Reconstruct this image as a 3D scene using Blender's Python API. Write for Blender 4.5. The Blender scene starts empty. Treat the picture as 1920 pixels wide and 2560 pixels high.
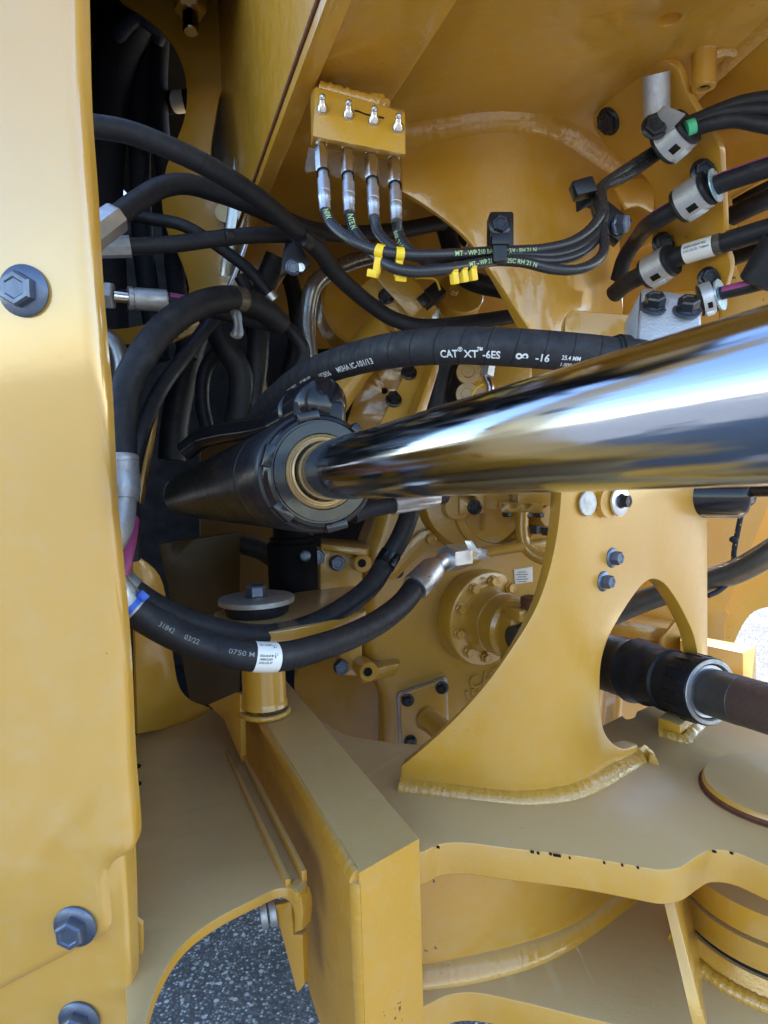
import bpy, bmesh, math, random
from mathutils import Vector, Matrix, geometry
random.seed(7)
scene = bpy.context.scene
COL = scene.collection
rad = math.radians

# ------------------------------------------------------------------ camera
FPX, CX, CY = 1700.0, 960.0, 1280.0          # focal length and centre in photo pixels (1920 x 2560)
CAM = Vector((0.0, 0.0, 1.25))
ROT = Matrix.Rotation(rad(90 - 4.5), 3, 'X') @ Matrix.Rotation(rad(-1.7), 3, 'Z')
cam_data = bpy.data.cameras.new('camera')
cam = bpy.data.objects.new('camera', cam_data)
COL.objects.link(cam)
cam.matrix_world = Matrix.Translation(CAM) @ ROT.to_4x4()
cam_data.sensor_fit = 'VERTICAL'
cam_data.sensor_height = 36.0
cam_data.lens = 36.0 * FPX / 2560.0
cam_data.clip_start = 0.02
cam_data.clip_end = 3000
cam_data.dof.use_dof = True
cam_data.dof.focus_distance = 0.95
cam_data.dof.aperture_fstop = 24.0
scene.camera = cam

# ------------------------------------------------------------------ light
SUN_EL, SUN_AZ = 46.0, 58.0                  # azimuth from +Y (behind the machine) towards +X
world = bpy.data.worlds.new('World')
scene.world = world
world.use_nodes = True
wn = world.node_tree
bg = wn.nodes['Background']
sky = wn.nodes.new('ShaderNodeTexSky')
sky.sky_type = 'NISHITA'
sky.sun_disc = False
sky.sun_elevation = rad(SUN_EL)
sky.sun_rotation = rad(SUN_AZ)
sky.air_density = 1.0
sky.dust_density = 0.25
sky.ozone_density = 1.8
wn.links.new(sky.outputs['Color'], bg.inputs['Color'])
bg.inputs['Strength'].default_value = 0.15
sun_data = bpy.data.lights.new('sun', 'SUN')
sun = bpy.data.objects.new('sun', sun_data)
COL.objects.link(sun)
sun_data.energy = 4.0
sun_data.angle = rad(0.55)
sun_data.color = (1.0, 0.95, 0.87)
sd = Vector((math.sin(rad(SUN_AZ)) * math.cos(rad(SUN_EL)), math.cos(rad(SUN_AZ)) * math.cos(rad(SUN_EL)), math.sin(rad(SUN_EL))))
sun.rotation_euler = sd.to_track_quat('Z', 'Y').to_euler()
sun.location = sd * 20
vs = scene.view_settings
vs.view_transform = 'Standard'
vs.look = 'None'
vs.exposure = 2.22
vs.gamma = 1.0
vs.use_curve_mapping = False
scene.cycles.max_bounces = 10
scene.cycles.diffuse_bounces = 6
scene.cycles.glossy_bounces = 6
scene.cycles.sample_clamp_indirect = 8.0

# ------------------------------------------------------------------ pixel -> place
RT, UP, FW = ROT.col[0].copy(), ROT.col[1].copy(), -ROT.col[2].copy()
def ray(px, py):
    return FW + RT * ((px - CX) / FPX) - UP * ((py - CY) / FPX)
def P(px, py, d):
    return CAM + ray(px, py) * d
def hit(px, py, p0, n):
    r = ray(px, py)
    return CAM + r * ((p0 - CAM).dot(n) / r.dot(n))
def hitz(px, py, z):                          # z measured from the lens
    return hit(px, py, CAM + Vector((0, 0, z)), Vector((0, 0, 1)))
V = Vector

# ------------------------------------------------------------------ materials
MATS = {}
def _mat(name):
    m = bpy.data.materials.new(name)
    m.use_nodes = True
    nt = m.node_tree
    b = nt.nodes['Principled BSDF']
    MATS[name] = m
    return m, nt, b
def _n(nt, t, **kw):
    n = nt.nodes.new(t)
    for k, v in kw.items():
        if k in n.inputs: n.inputs[k].default_value = v
        else: setattr(n, k, v)
    return n
def _ramp(nt, src, stops):
    r = nt.nodes.new('ShaderNodeValToRGB')
    e = r.color_ramp.elements
    while len(e) < len(stops): e.new(0.5)
    for i, (p, c) in enumerate(stops):
        e[i].position = p
        e[i].color = c if len(c) == 4 else (*c, 1)
    nt.links.new(src, r.inputs['Fac'])
    return r
def _mix(nt, fac, a, b):
    m = nt.nodes.new('ShaderNodeMix'); m.data_type = 'RGBA'
    for sock, v in ((m.inputs[0], fac), (m.inputs[6], a), (m.inputs[7], b)):
        if hasattr(v, 'links'): nt.links.new(v, sock)
        elif isinstance(v, (int, float)): sock.default_value = v
        else: sock.default_value = (*v, 1) if len(v) == 3 else v
    return m.outputs[2]
def _coord(nt):
    return nt.nodes.new('ShaderNodeTexCoord').outputs['Object']
def _noise(nt, co, scale, detail=3, rough=0.55, dist=0.0):
    n = _n(nt, 'ShaderNodeTexNoise', Scale=scale, Detail=detail, Roughness=rough, Distortion=dist)
    nt.links.new(co, n.inputs['Vector'])
    return n.outputs['Fac']
def _bump(nt, b, h, strength, dist):
    bp = _n(nt, 'ShaderNodeBump', Strength=strength, Distance=dist)
    nt.links.new(h, bp.inputs['Height'])
    nt.links.new(bp.outputs['Normal'], b.inputs['Normal'])
    return bp

def paint(name, col, rough=0.36, peel=0.35, chips=0.70, dust=0.18, coat=0.7, cast=0.0, topdust=0.42, croughness=0.07, cior=1.6):
    m, nt, b = _mat(name)
    co = _coord(nt)
    big = _noise(nt, co, 5.0, 4, 0.6, 0.6)
    mid = _noise(nt, co, 38.0, 5, 0.65)
    fine = _noise(nt, co, 320.0, 2, 0.5)
    c2 = tuple(min(1, x * 0.86) for x in col)
    base = _mix(nt, big, col, c2)
    # dusty film in patches
    dmask = _ramp(nt, mid, [(0.48, (0, 0, 0)), (0.74, (dust, dust, dust))])
    base = _mix(nt, dmask.outputs['Color'], base, (0.46, 0.36, 0.20))
    # small chips down to dark primer
    ch = _noise(nt, co, 150.0, 2, 0.5)
    gate = _noise(nt, co, 9.0, 2, 0.5)
    mul = _n(nt, 'ShaderNodeMath', operation='MULTIPLY'); nt.links.new(ch, mul.inputs[0]); nt.links.new(gate, mul.inputs[1])
    cm = _ramp(nt, mul.outputs[0], [(chips * 0.685, (0, 0, 0)), (chips * 0.685 + 0.012, (1, 1, 1))])
    base = _mix(nt, cm.outputs['Color'], base, (0.045, 0.03, 0.025))
    # settled dust on faces that look up
    geo = nt.nodes.new('ShaderNodeNewGeometry'); sx = nt.nodes.new('ShaderNodeSeparateXYZ'); nt.links.new(geo.outputs['Normal'], sx.inputs[0])
    um = _ramp(nt, sx.outputs[2], [(0.55, (0, 0, 0)), (0.95, (topdust,) * 3)])
    base = _mix(nt, um.outputs['Color'], base, (0.53, 0.455, 0.28))
    nt.links.new(base, b.inputs['Base Color'])
    rr = _ramp(nt, mid, [(0.3, (rough * 0.8,) * 3), (0.75, (min(1, rough * 1.45),) * 3)])
    nt.links.new(rr.outputs['Color'], b.inputs['Roughness'])
    b.inputs['Coat Weight'].default_value = coat
    b.inputs['Coat Roughness'].default_value = croughness
    b.inputs['Coat IOR'].default_value = cior
    h = fine
    if cast:
        cn = _noise(nt, co, 110.0, 4, 0.7)
        mx = _n(nt, 'ShaderNodeMath', operation='MULTIPLY_ADD'); nt.links.new(cn, mx.inputs[0]); mx.inputs[1].default_value = cast; nt.links.new(fine, mx.inputs[2])
        h = mx.outputs[0]
    else:
        wv = _noise(nt, co, 60.0, 2, 0.5)
        mx = _n(nt, 'ShaderNodeMath', operation='MULTIPLY_ADD'); nt.links.new(wv, mx.inputs[0]); mx.inputs[1].default_value = 2.0; nt.links.new(fine, mx.inputs[2])
        h = mx.outputs[0]
    _bump(nt, b, h, peel, 0.0006)
    cb = _n(nt, 'ShaderNodeBump', Strength=min(1, peel * 0.55), Distance=0.0006)
    nt.links.new(h, cb.inputs['Height']); nt.links.new(cb.outputs['Normal'], b.inputs['Coat Normal'])
    return m

def plain(name, col, rough=0.5, metal=0.0, bump=0.0, bscale=200.0, var=0.15, coat=0.0, spec=0.5, rvar=0.25, dusty=0.0):
    m, nt, b = _mat(name)
    co = _coord(nt)
    nz = _noise(nt, co, bscale * 0.25, 4, 0.6)
    base = _mix(nt, nz, tuple(min(1, x * (1 + var)) for x in col), tuple(x * (1 - var) for x in col))
    if dusty:
        geo = nt.nodes.new('ShaderNodeNewGeometry'); sx = nt.nodes.new('ShaderNodeSeparateXYZ'); nt.links.new(geo.outputs['Normal'], sx.inputs[0])
        dn = _noise(nt, co, 45.0, 5, 0.7, 0.5)
        dm = _n(nt, 'ShaderNodeMath', operation='MULTIPLY_ADD'); nt.links.new(sx.outputs[2], dm.inputs[0]); dm.inputs[1].default_value = 0.22; nt.links.new(dn, dm.inputs[2])
        dr_ = _ramp(nt, dm.outputs[0], [(0.50, (0, 0, 0)), (0.85, (dusty,) * 3)])
        base = _mix(nt, dr_.outputs['Color'], base, (0.15, 0.14, 0.13))
    nt.links.new(base, b.inputs['Base Color'])
    b.inputs['Metallic'].default_value = metal
    b.inputs['Specular IOR Level'].default_value = spec
    b.inputs['Coat Weight'].default_value = coat
    rr = _ramp(nt, nz, [(0.3, (rough * (1 - rvar),) * 3), (0.7, (min(1, rough * (1 + rvar)),) * 3)])
    nt.links.new(rr.outputs['Color'], b.inputs['Roughness'])
    if bump: _bump(nt, b, _noise(nt, co, bscale, 3, 0.6), bump, 0.0005)
    return m

YEL = (0.535, 0.270, 0.023)
paint('yellow', YEL)
paint('yellow_panel', (0.54, 0.286, 0.036), rough=0.38, peel=0.05, chips=0.80, dust=0.20, coat=1.0, croughness=0.10, cior=1.8)
paint('yellow_rough', YEL, rough=0.34, peel=0.55, chips=0.70, dust=0.16, cast=1.0, coat=0.5, croughness=0.2)
paint('yellow_post', YEL, rough=0.5, peel=0.5, chips=0.69, dust=0.2, cast=1.0, coat=0.12, croughness=0.35)
paint('yellow_tower', YEL, rough=0.36, peel=0.35, chips=0.72, dust=0.12, cast=0.8, coat=0.7, croughness=0.22, cior=1.55)
paint('yellow_plate', YEL, rough=0.42, peel=0.3, chips=0.70, dust=0.2, coat=0.7, croughness=0.30, cior=1.6, topdust=0.55)
paint('yellow_cast', (0.50, 0.268, 0.024), rough=0.36, peel=0.8, chips=0.8, dust=0.10, cast=1.4, coat=0.8, topdust=0.2, croughness=0.12)
paint('weld', (0.53, 0.282, 0.032), rough=0.26, peel=0.9, chips=0.64, dust=0.08, cast=3.0, coat=1.0, topdust=.0, croughness=.08)
paint('yellow_bright', (0.58, 0.31, 0.035), rough=0.42, peel=0.5, chips=0.66, dust=0.2, coat=0.1)
plain('rubber', (0.013, 0.0135, 0.017), 0.5, bump=0.35, bscale=600, var=0.35, spec=0.28, dusty=0.13)
plain('rubber_wrap', (0.018, 0.018, 0.022), 0.58, bump=0.6, bscale=420, var=0.45, spec=0.3, dusty=0.16)
plain('hose_smooth', (0.018, 0.018, 0.02), 0.3, bump=0.1, bscale=500, var=0.3)
plain('black_gloss', (0.010, 0.010, 0.012), 0.16, bump=0.15, bscale=220, var=0.3, coat=0.0, spec=0.4)
plain('black_paint', (0.012, 0.0125, 0.017), 0.34, bump=0.25, bscale=160, var=0.5, spec=0.3)
plain('black_bolt', (0.03, 0.031, 0.036), 0.27, metal=0.55, bump=0.5, bscale=300, var=0.4)
plain('blue_bolt', (0.11, 0.135, 0.19), 0.36, metal=0.75, bump=0.4, bscale=260, var=0.3)
plain('zinc', (0.60, 0.61, 0.63), 0.34, metal=0.9, bump=0.55, bscale=240, var=0.25)
plain('zinc_dull', (0.40, 0.40, 0.40), 0.5, metal=0.75, bump=0.6, bscale=320, var=0.35)
plain('cast_grey', (0.47, 0.48, 0.50), 0.42, metal=0.55, bump=1.0, bscale=420, var=0.2)
plain('nickel', (0.62, 0.58, 0.53), 0.2, metal=1.0, bump=0.5, bscale=200, var=0.35)
plain('blue_zinc', (0.45, 0.66, 0.80), 0.3, metal=0.6, bump=0.5, bscale=200, var=0.15)
plain('steel_tube', (0.26, 0.25, 0.235), 0.3, metal=0.85, bump=0.1, bscale=200, var=0.3)
plain('dark_tube', (0.07, 0.068, 0.066), 0.42, metal=0.4, bump=0.2, bscale=260, var=0.35)
plain('shaft_brown', (0.075, 0.045, 0.04), 0.5, bump=0.5, bscale=500, var=0.4)
plain('plastic_black', (0.011, 0.011, 0.013), 0.33, spec=0.3, bump=0.05, var=0.2)
plain('clip_yellow', (0.80, 0.52, 0.015), 0.4, bump=0.1, var=0.1)
plain('white_label', (0.72, 0.72, 0.70), 0.45, var=0.08)
plain('ink_black', (0.012, 0.011, 0.011), 0.7, spec=0.1)
plain('ink_white', (0.62, 0.62, 0.62), 0.6, bscale=3000, var=0.35)
plain('ink_green', (0.40, 0.55, 0.24), 0.6, bscale=3000, var=0.3)
plain('ink_grey', (0.20, 0.20, 0.20), 0.6, bscale=3000, var=0.4)
plain('purple', (0.30, 0.05, 0.17), 0.5, bscale=900, var=0.3)
plain('blue_tie', (0.015, 0.10, 0.55), 0.35, var=0.15)
plain('green_tape', (0.05, 0.42, 0.20), 0.45, var=0.2)
plain('rust', (0.13, 0.045, 0.018), 0.8, bump=0.9, bscale=300, var=0.5)
plain('wiper', (0.40, 0.27, 0.12), 0.26, metal=0.25, bump=0.1, var=0.2)
plain('shade_brown', (0.055, 0.030, 0.006), 0.4, bump=0.1, bscale=80, spec=0.2)  # yellow plates in shade: the shade is put into this brown
plain('bay_dark', (0.004, 0.004, 0.005), 0.7, spec=0.08, bump=0.3, bscale=80, var=0.4)  # near-black puts shade into the bay shell; also the black motor
plain('fabric', (0.016, 0.018, 0.030), 0.7, spec=0.4, bump=0.8, bscale=900, var=0.3)
plain('sleeve_blue', (0.03, 0.045, 0.09), 0.7, bump=0.6, bscale=500, var=0.3)
plain('tape_brown', (0.075, 0.065, 0.05), 0.25, bump=0.4, bscale=300, var=0.4, coat=0.5)
plain('grey_strip', (0.34, 0.34, 0.33), 0.25, metal=0.8, var=0.25, bump=0.15, bscale=40)
plain('beige', (0.66, 0.52, 0.29), 0.5, bump=0.3, bscale=200)

# clear plastic shroud
m, nt, b = _mat('clear_plastic')
b.inputs['Base Color'].default_value = (0.75, 0.78, 0.8, 1); b.inputs['Roughness'].default_value = 0.22
b.inputs['Transmission Weight'].default_value = 0.9; b.inputs['IOR'].default_value = 1.25
b.inputs['Alpha'].default_value = 0.45

# chrome rod: mirror with fine drawn scratches along the axis (object Z)
m, nt, b = _mat('chrome')
co = _coord(nt)
mp = _n(nt, 'ShaderNodeMapping'); mp.inputs['Scale'].default_value = (1, 1, 0.02); nt.links.new(co, mp.inputs['Vector'])
st = _noise(nt, mp.outputs['Vector'], 420.0, 3, 0.6)
b.inputs['Base Color'].default_value = (0.45, 0.49, 0.56, 1)
b.inputs['Metallic'].default_value = 1.0
rr = _ramp(nt, st, [(0.30, (0.05,) * 3), (0.75, (0.19,) * 3)])
nt.links.new(rr.outputs['Color'], b.inputs['Roughness'])
mp2 = _n(nt, 'ShaderNodeMapping'); mp2.inputs['Scale'].default_value = (1, 1, 0.12); nt.links.new(co, mp2.inputs['Vector'])
wv = _noise(nt, mp2.outputs['Vector'], 26.0, 2, 0.5)
ad = _n(nt, 'ShaderNodeMath', operation='MULTIPLY_ADD'); nt.links.new(wv, ad.inputs[0]); ad.inputs[1].default_value = 0.35; nt.links.new(st, ad.inputs[2])
_bump(nt, b, ad.outputs[0], 0.13, 0.0006)

# asphalt with pale chips
m, nt, b = _mat('asphalt')
co = _coord(nt)
vo = _n(nt, 'ShaderNodeTexVoronoi', Scale=135.0, Randomness=1.0); nt.links.new(co, vo.inputs['Vector'])
vsp = nt.nodes.new('ShaderNodeSeparateColor'); nt.links.new(vo.outputs['Color'], vsp.inputs[0])
stone = _ramp(nt, vsp.outputs[0], [(0.0, (0.10, 0.10, 0.105)), (0.50, (0.20, 0.20, 0.205)), (0.75, (0.36, 0.36, 0.36)), (0.93, (0.80, 0.80, 0.78))])
edge = _ramp(nt, vo.outputs['Distance'], [(0.25, (0, 0, 0)), (0.62, (1, 1, 1))])
base = _mix(nt, edge.outputs['Color'], stone.outputs['Color'], (0.085, 0.085, 0.09))
lg = _noise(nt, co, 1.3, 5, 0.6)
lgr = _ramp(nt, lg, [(0.35, (0, 0, 0)), (0.8, (0.5, 0.5, 0.5))])
base = _mix(nt, lgr.outputs['Color'], base, (0.14, 0.14, 0.14))
vo2 = _n(nt, 'ShaderNodeTexVoronoi', Scale=60.0, Randomness=1.0); nt.links.new(co, vo2.inputs['Vector'])
vs2 = nt.nodes.new('ShaderNodeSeparateColor'); nt.links.new(vo2.outputs['Color'], vs2.inputs[0])
big_ = _ramp(nt, vs2.outputs[1], [(0.62, (0, 0, 0)), (0.64, (1, 1, 1))])
be = _ramp(nt, vo2.outputs['Distance'], [(0.30, (1, 1, 1)), (0.42, (0, 0, 0))])
bm2 = _n(nt, 'ShaderNodeMath', operation='MULTIPLY'); nt.links.new(big_.outputs['Color'], bm2.inputs[0]); nt.links.new(be.outputs['Color'], bm2.inputs[1])
bcol = _ramp(nt, vs2.outputs[2], [(0.0, (0.12, 0.12, 0.13)), (0.6, (0.28, 0.27, 0.26)), (1.0, (0.65, 0.64, 0.62))])
base = _mix(nt, bm2.outputs[0], base, bcol.outputs['Color'])
st2 = _noise(nt, co, 4.5, 5, 0.65)
str_ = _ramp(nt, st2, [(0.42, (0.75, 0.75, 0.75)), (0.62, (1, 1, 1))])
mm_ = nt.nodes.new('ShaderNodeMix'); mm_.data_type = 'RGBA'; mm_.blend_type = 'MULTIPLY'; mm_.inputs[0].default_value = 1.0
nt.links.new(base, mm_.inputs[6]); nt.links.new(str_.outputs['Color'], mm_.inputs[7]); base = mm_.outputs[2]
nt.links.new(base, b.inputs['Base Color'])
b.inputs['Roughness'].default_value = 0.85
_bump(nt, b, edge.outputs['Color'], 0.6, 0.004).invert = True

# ------------------------------------------------------------------ mesh helpers
def wl(o):
    p = Vector((0, 0, 0))
    while o is not None:
        p = p + o.location
        o = o.parent
    return p
def obj(name, verts, faces, mat, parent=None, angle=38, base=None, smooth=True):
    if parent is not None: org = wl(parent)
    elif base is not None: org = Vector(base)
    else:
        n = len(verts)
        org = Vector((sum(v[0] for v in verts) / n, sum(v[1] for v in verts) / n, min(v[2] for v in verts)))
    me = bpy.data.meshes.new(name)
    me.from_pydata([(v[0] - org[0], v[1] - org[1], v[2] - org[2]) for v in verts], [], faces)
    bm = bmesh.new(); bm.from_mesh(me)
    bmesh.ops.recalc_face_normals(bm, faces=bm.faces)
    bm.to_mesh(me); bm.free()
    if smooth:
        me.shade_smooth()
        me.set_sharp_from_angle(angle=rad(angle))
    me.materials.append(MATS[mat])
    o = bpy.data.objects.new(name, me)
    COL.objects.link(o)
    if parent is not None: o.parent = parent
    else: o.location = org
    return o
def tag(o, label, cat, group=None, kind=None):
    if label: o['label'] = label
    if cat: o['category'] = cat
    if group: o['group'] = group
    if kind: o['kind'] = kind
    return o
def thing(name, loc, label, cat, group=None):
    e = bpy.data.objects.new(name, None)
    e.empty_display_size = 0.02
    COL.objects.link(e)
    e.location = loc
    return tag(e, label, cat, group)

class MB:
    def __init__(s): s.v, s.f = [], []
    def add(s, v, f):
        o = len(s.v)
        s.v += list(v); s.f += [tuple(i + o for i in q) for q in f]
        return s
    def build(s, name, mat, parent=None, **k): return obj(name, s.v, s.f, mat, parent, **k)

def basis(ax):
    ax = Vector(ax).normalized()
    t = Vector((0, 0, 1)) if abs(ax.z) < 0.9 else Vector((1, 0, 0))
    u = t.cross(ax).normalized()
    return u, ax.cross(u).normalized(), ax
def lathe_g(o, ax, prof, n=32, ph=0.0, cap=True):
    u, w, a = basis(ax)
    o = Vector(o)
    vs_, fs = [], []
    for h, r in prof:
        for i in range(n):
            t = ph + 2 * math.pi * i / n
            vs_.append(o + a * h + (u * math.cos(t) + w * math.sin(t)) * r)
    for k in range(len(prof) - 1):
        for i in range(n):
            j = (i + 1) % n
            fs.append((k * n + i, k * n + j, (k + 1) * n + j, (k + 1) * n + i))
    if cap:
        fs.append(tuple(range(n))); fs.append(tuple(range((len(prof) - 1) * n, len(prof) * n)))
    return vs_, fs
def lathe(name, o, ax, prof, mat, parent=None, n=32, ph=0.0, cap=True, **k):
    v, f = lathe_g(o, ax, prof, n, ph, cap)
    return obj(name, v, f, mat, parent, **k)
def hexa_g(c, bev=0.0, seg=2):
    """c: 8 corners, four of one face then the four opposite"""
    bm = bmesh.new()
    b = [bm.verts.new(p) for p in c]
    for q in ((0, 1, 2, 3), (7, 6, 5, 4), (0, 4, 5, 1), (1, 5, 6, 2), (2, 6, 7, 3), (3, 7, 4, 0)):
        bm.faces.new([b[i] for i in q])
    bmesh.ops.recalc_face_normals(bm, faces=bm.faces)
    if bev: bmesh.ops.bevel(bm, geom=list(bm.edges), offset=bev, segments=seg, profile=0.5, affect='EDGES', clamp_overlap=True)
    bm.verts.index_update()
    v = [x.co.copy() for x in bm.verts]; f = [tuple(x.index for x in q.verts) for q in bm.faces]
    bm.free()
    return v, f
def box_g(c, ax, ay, az, bev=0.002, seg=2):
    c = Vector(c)
    s = [(-1, -1), (1, -1), (1, 1), (-1, 1)]
    return hexa_g([c + ax * i + ay * j - az for i, j in s] + [c + ax * i + ay * j + az for i, j in s], bev, seg)
def box(name, c, ax, ay, az, mat, parent=None, bev=0.002, seg=2, **k):
    v, f = box_g(c, Vector(ax), Vector(ay), Vector(az), bev, seg)
    return obj(name, v, f, mat, parent, **k)
def hexa(name, c, mat, parent=None, bev=0.002, **k):
    v, f = hexa_g([Vector(p) for p in c], bev)
    return obj(name, v, f, mat, parent, **k)

def spline(pts, n=10):
    pts = [Vector(p) for p in pts]
    out = []
    m = len(pts)
    for i in range(m - 1):
        p1, p2 = pts[i], pts[i + 1]
        p0 = pts[i - 1] if i > 0 else p1 * 2 - p2
        p3 = pts[i + 2] if i + 2 < m else p2 * 2 - p1
        t01 = max(1e-6, (p1 - p0).length ** 0.5); t12 = max(1e-6, (p2 - p1).length ** 0.5); t23 = max(1e-6, (p3 - p2).length ** 0.5)
        m1 = (p2 - p1) + ((p1 - p0) / t01 - (p2 - p0) / (t01 + t12)) * t12
        m2 = (p2 - p1) + ((p3 - p2) / t23 - (p3 - p1) / (t12 + t23)) * t12
        for k in range(n):
            t = k / n
            out.append(p1 * (2 * t**3 - 3 * t**2 + 1) + m1 * (t**3 - 2 * t**2 + t) + p2 * (-2 * t**3 + 3 * t**2) + m2 * (t**3 - t**2))
    out.append(pts[-1])
    return out
class Path:
    """a centre line with camera-facing frames, for hoses and what sits on them"""
    def __init__(s, pts, n=10, step=0.006):
        raw = spline(pts, max(n, 14))
        L = [0.0]
        for a, b_ in zip(raw, raw[1:]): L.append(L[-1] + (b_ - a).length)
        tot = L[-1]; k = max(6, int(tot / step)); s.p = []
        j = 0
        for i in range(k + 1):
            t = tot * i / k
            while j < len(L) - 2 and L[j + 1] < t: j += 1
            f = (t - L[j]) / max(1e-9, L[j + 1] - L[j])
            s.p.append(raw[j].lerp(raw[j + 1], f))
        s.len = tot; s.k = k
        s.t = []
        for i in range(k + 1):
            s.t.append((s.p[min(k, i + 1)] - s.p[max(0, i - 1)]).normalized())
    def at(s, d):
        x = max(0.0, min(1.0, d / s.len)) * s.k
        i = min(s.k - 1, int(x)); f = x - i
        return s.p[i].lerp(s.p[i + 1], f), s.t[i].lerp(s.t[i + 1], f).normalized()
    def frame(s, d):
        p, t = s.at(d)
        n = CAM - p
        n = (n - t * n.dot(t)).normalized()
        return p, t, n, n.cross(t)
    def near(s, px, py):
        best = (1e9, 0)
        for i, q in enumerate(s.p):
            r = q - CAM; d = r.dot(FW)
            x = CX + FPX * r.dot(RT) / d; y = CY - FPX * r.dot(UP) / d
            e = (x - px) ** 2 + (y - py) ** 2
            if e < best[0]: best = (e, i)
        return s.len * best[1] / s.k
def tube_g(pts, r, n=20, tan=None, cap=True, jit=0.0):
    m = len(pts)
    T = tan or [(pts[min(m - 1, i + 1)] - pts[max(0, i - 1)]).normalized() for i in range(m)]
    u, w, _ = basis(T[0])
    vs_, fs = [], []
    for i in range(m):
        if i:
            a = T[i - 1].cross(T[i])
            if a.length > 1e-8:
                R = Matrix.Rotation(T[i - 1].angle(T[i]), 3, a.normalized()); u = R @ u
            u = (u - T[i] * u.dot(T[i])).normalized()
        w = T[i].cross(u)
        rr_ = r(i / (m - 1)) if callable(r) else r
        for k in range(n):
            t = 2 * math.pi * k / n
            q = rr_ * (1 + (random.uniform(-jit, jit) if jit else 0))
            vs_.append(pts[i] + (u * math.cos(t) + w * math.sin(t)) * q)
    for i in range(m - 1):
        for k in range(n):
            j = (k + 1) % n
            fs.append((i * n + k, i * n + j, (i + 1) * n + j, (i + 1) * n + k))
    if cap: fs += [tuple(range(n)), tuple(range((m - 1) * n, m * n))]
    return vs_, fs
def tube(name, pts, r, mat, parent=None, n=20, **k):
    pa = pts if isinstance(pts, Path) else Path(pts)
    v, f = tube_g(pa.p, r, n)
    o = obj(name, v, f, mat, parent, **k)
    return o
def sleeve_g(pa, d0, d1, r, n=24, a0=None, a1=None, steps=8, prof=None):
    """tube piece along a path (a0..a1: angle range from the side that faces the lens)"""
    full = a0 is None
    vs_, fs = [], []
    for i in range(steps + 1):
        p, t, nn, bb = pa.frame(d0 + (d1 - d0) * i / steps)
        rr_ = prof(i / steps) if prof else r
        for k in range(n + (0 if full else 1)):
            a = 2 * math.pi * k / n if full else a0 + (a1 - a0) * k / n
            vs_.append(p + (nn * math.cos(a) + bb * math.sin(a)) * rr_)
    c = n if full else n + 1
    for i in range(steps):
        for k in range(n):
            j = (k + 1) % c
            fs.append((i * c + k, i * c + j, (i + 1) * c + j, (i + 1) * c + k))
    if full: fs += [tuple(range(n)), tuple(range(steps * n, steps * n + n))]
    return vs_, fs
def sleeve(name, pa, d0, d1, r, mat, parent=None, **k):
    an = k.pop('angle', 38)
    v, f = sleeve_g(pa, d0, d1, r, **k)
    return obj(name, v, f, mat, parent, angle=an)

_tc = {}
def text_g(s, size, bold=0.0, cuts=4):
    cu = bpy.data.curves.new('t', 'FONT'); cu.body = s; cu.size = size; cu.offset = bold * size; cu.resolution_u = 3
    o = bpy.data.objects.new('t', cu); COL.objects.link(o)
    me = bpy.data.meshes.new_from_object(o)
    bm = bmesh.new(); bm.from_mesh(me)
    bmesh.ops.remove_doubles(bm, verts=bm.verts, dist=size * 1e-4)
    for i in range(1, cuts):
        y = size * 0.75 * i / cuts
        bmesh.ops.bisect_plane(bm, geom=list(bm.verts) + list(bm.edges) + list(bm.faces), plane_co=(0, y, 0), plane_no=(0, 1, 0))
    bm.verts.index_update()
    v = [(q.co.x, q.co.y) for q in bm.verts]; f = [tuple(x.index for x in q.verts) for q in bm.faces]
    bm.free(); bpy.data.objects.remove(o); bpy.data.curves.remove(cu); bpy.data.meshes.remove(me)
    return v, f
def hose_text(name, s, pa, d0, ang, size, r, mat, parent, bold=0.0, stretch=1.0):
    v, f = text_g(s, size, bold)
    out = []
    for x, y in v:
        p, t, nn, bb = pa.frame(d0 + x * stretch)
        a = ang + y / r
        out.append(p + (nn * math.cos(a) + bb * math.sin(a)) * (r + 0.0004))
    return obj(name, out, f, mat, parent, smooth=False)
def flat_text(name, s, o, ux, uy, size, mat, parent, bold=0.0, depth=0.0):
    v, f = text_g(s, size, bold, 1)
    nn = ux.cross(uy).normalized()
    vs_ = [o + ux * x + uy * y + nn * depth for x, y in v]
    if depth > 0.0012:
        # raised lettering: add the sides
        n = len(vs_); ed = {}
        for q in f:
            for a, b_ in zip(q, q[1:] + q[:1]): ed[(a, b_)] = 1
        vs_ += [o + ux * x + uy * y - nn * 0.001 for x, y in v]
        f = list(f) + [(a, b_, b_ + n, a + n) for (a, b_) in ed if (b_, a) not in ed]
    return obj(name, vs_, f, mat, parent, smooth=False)

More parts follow.
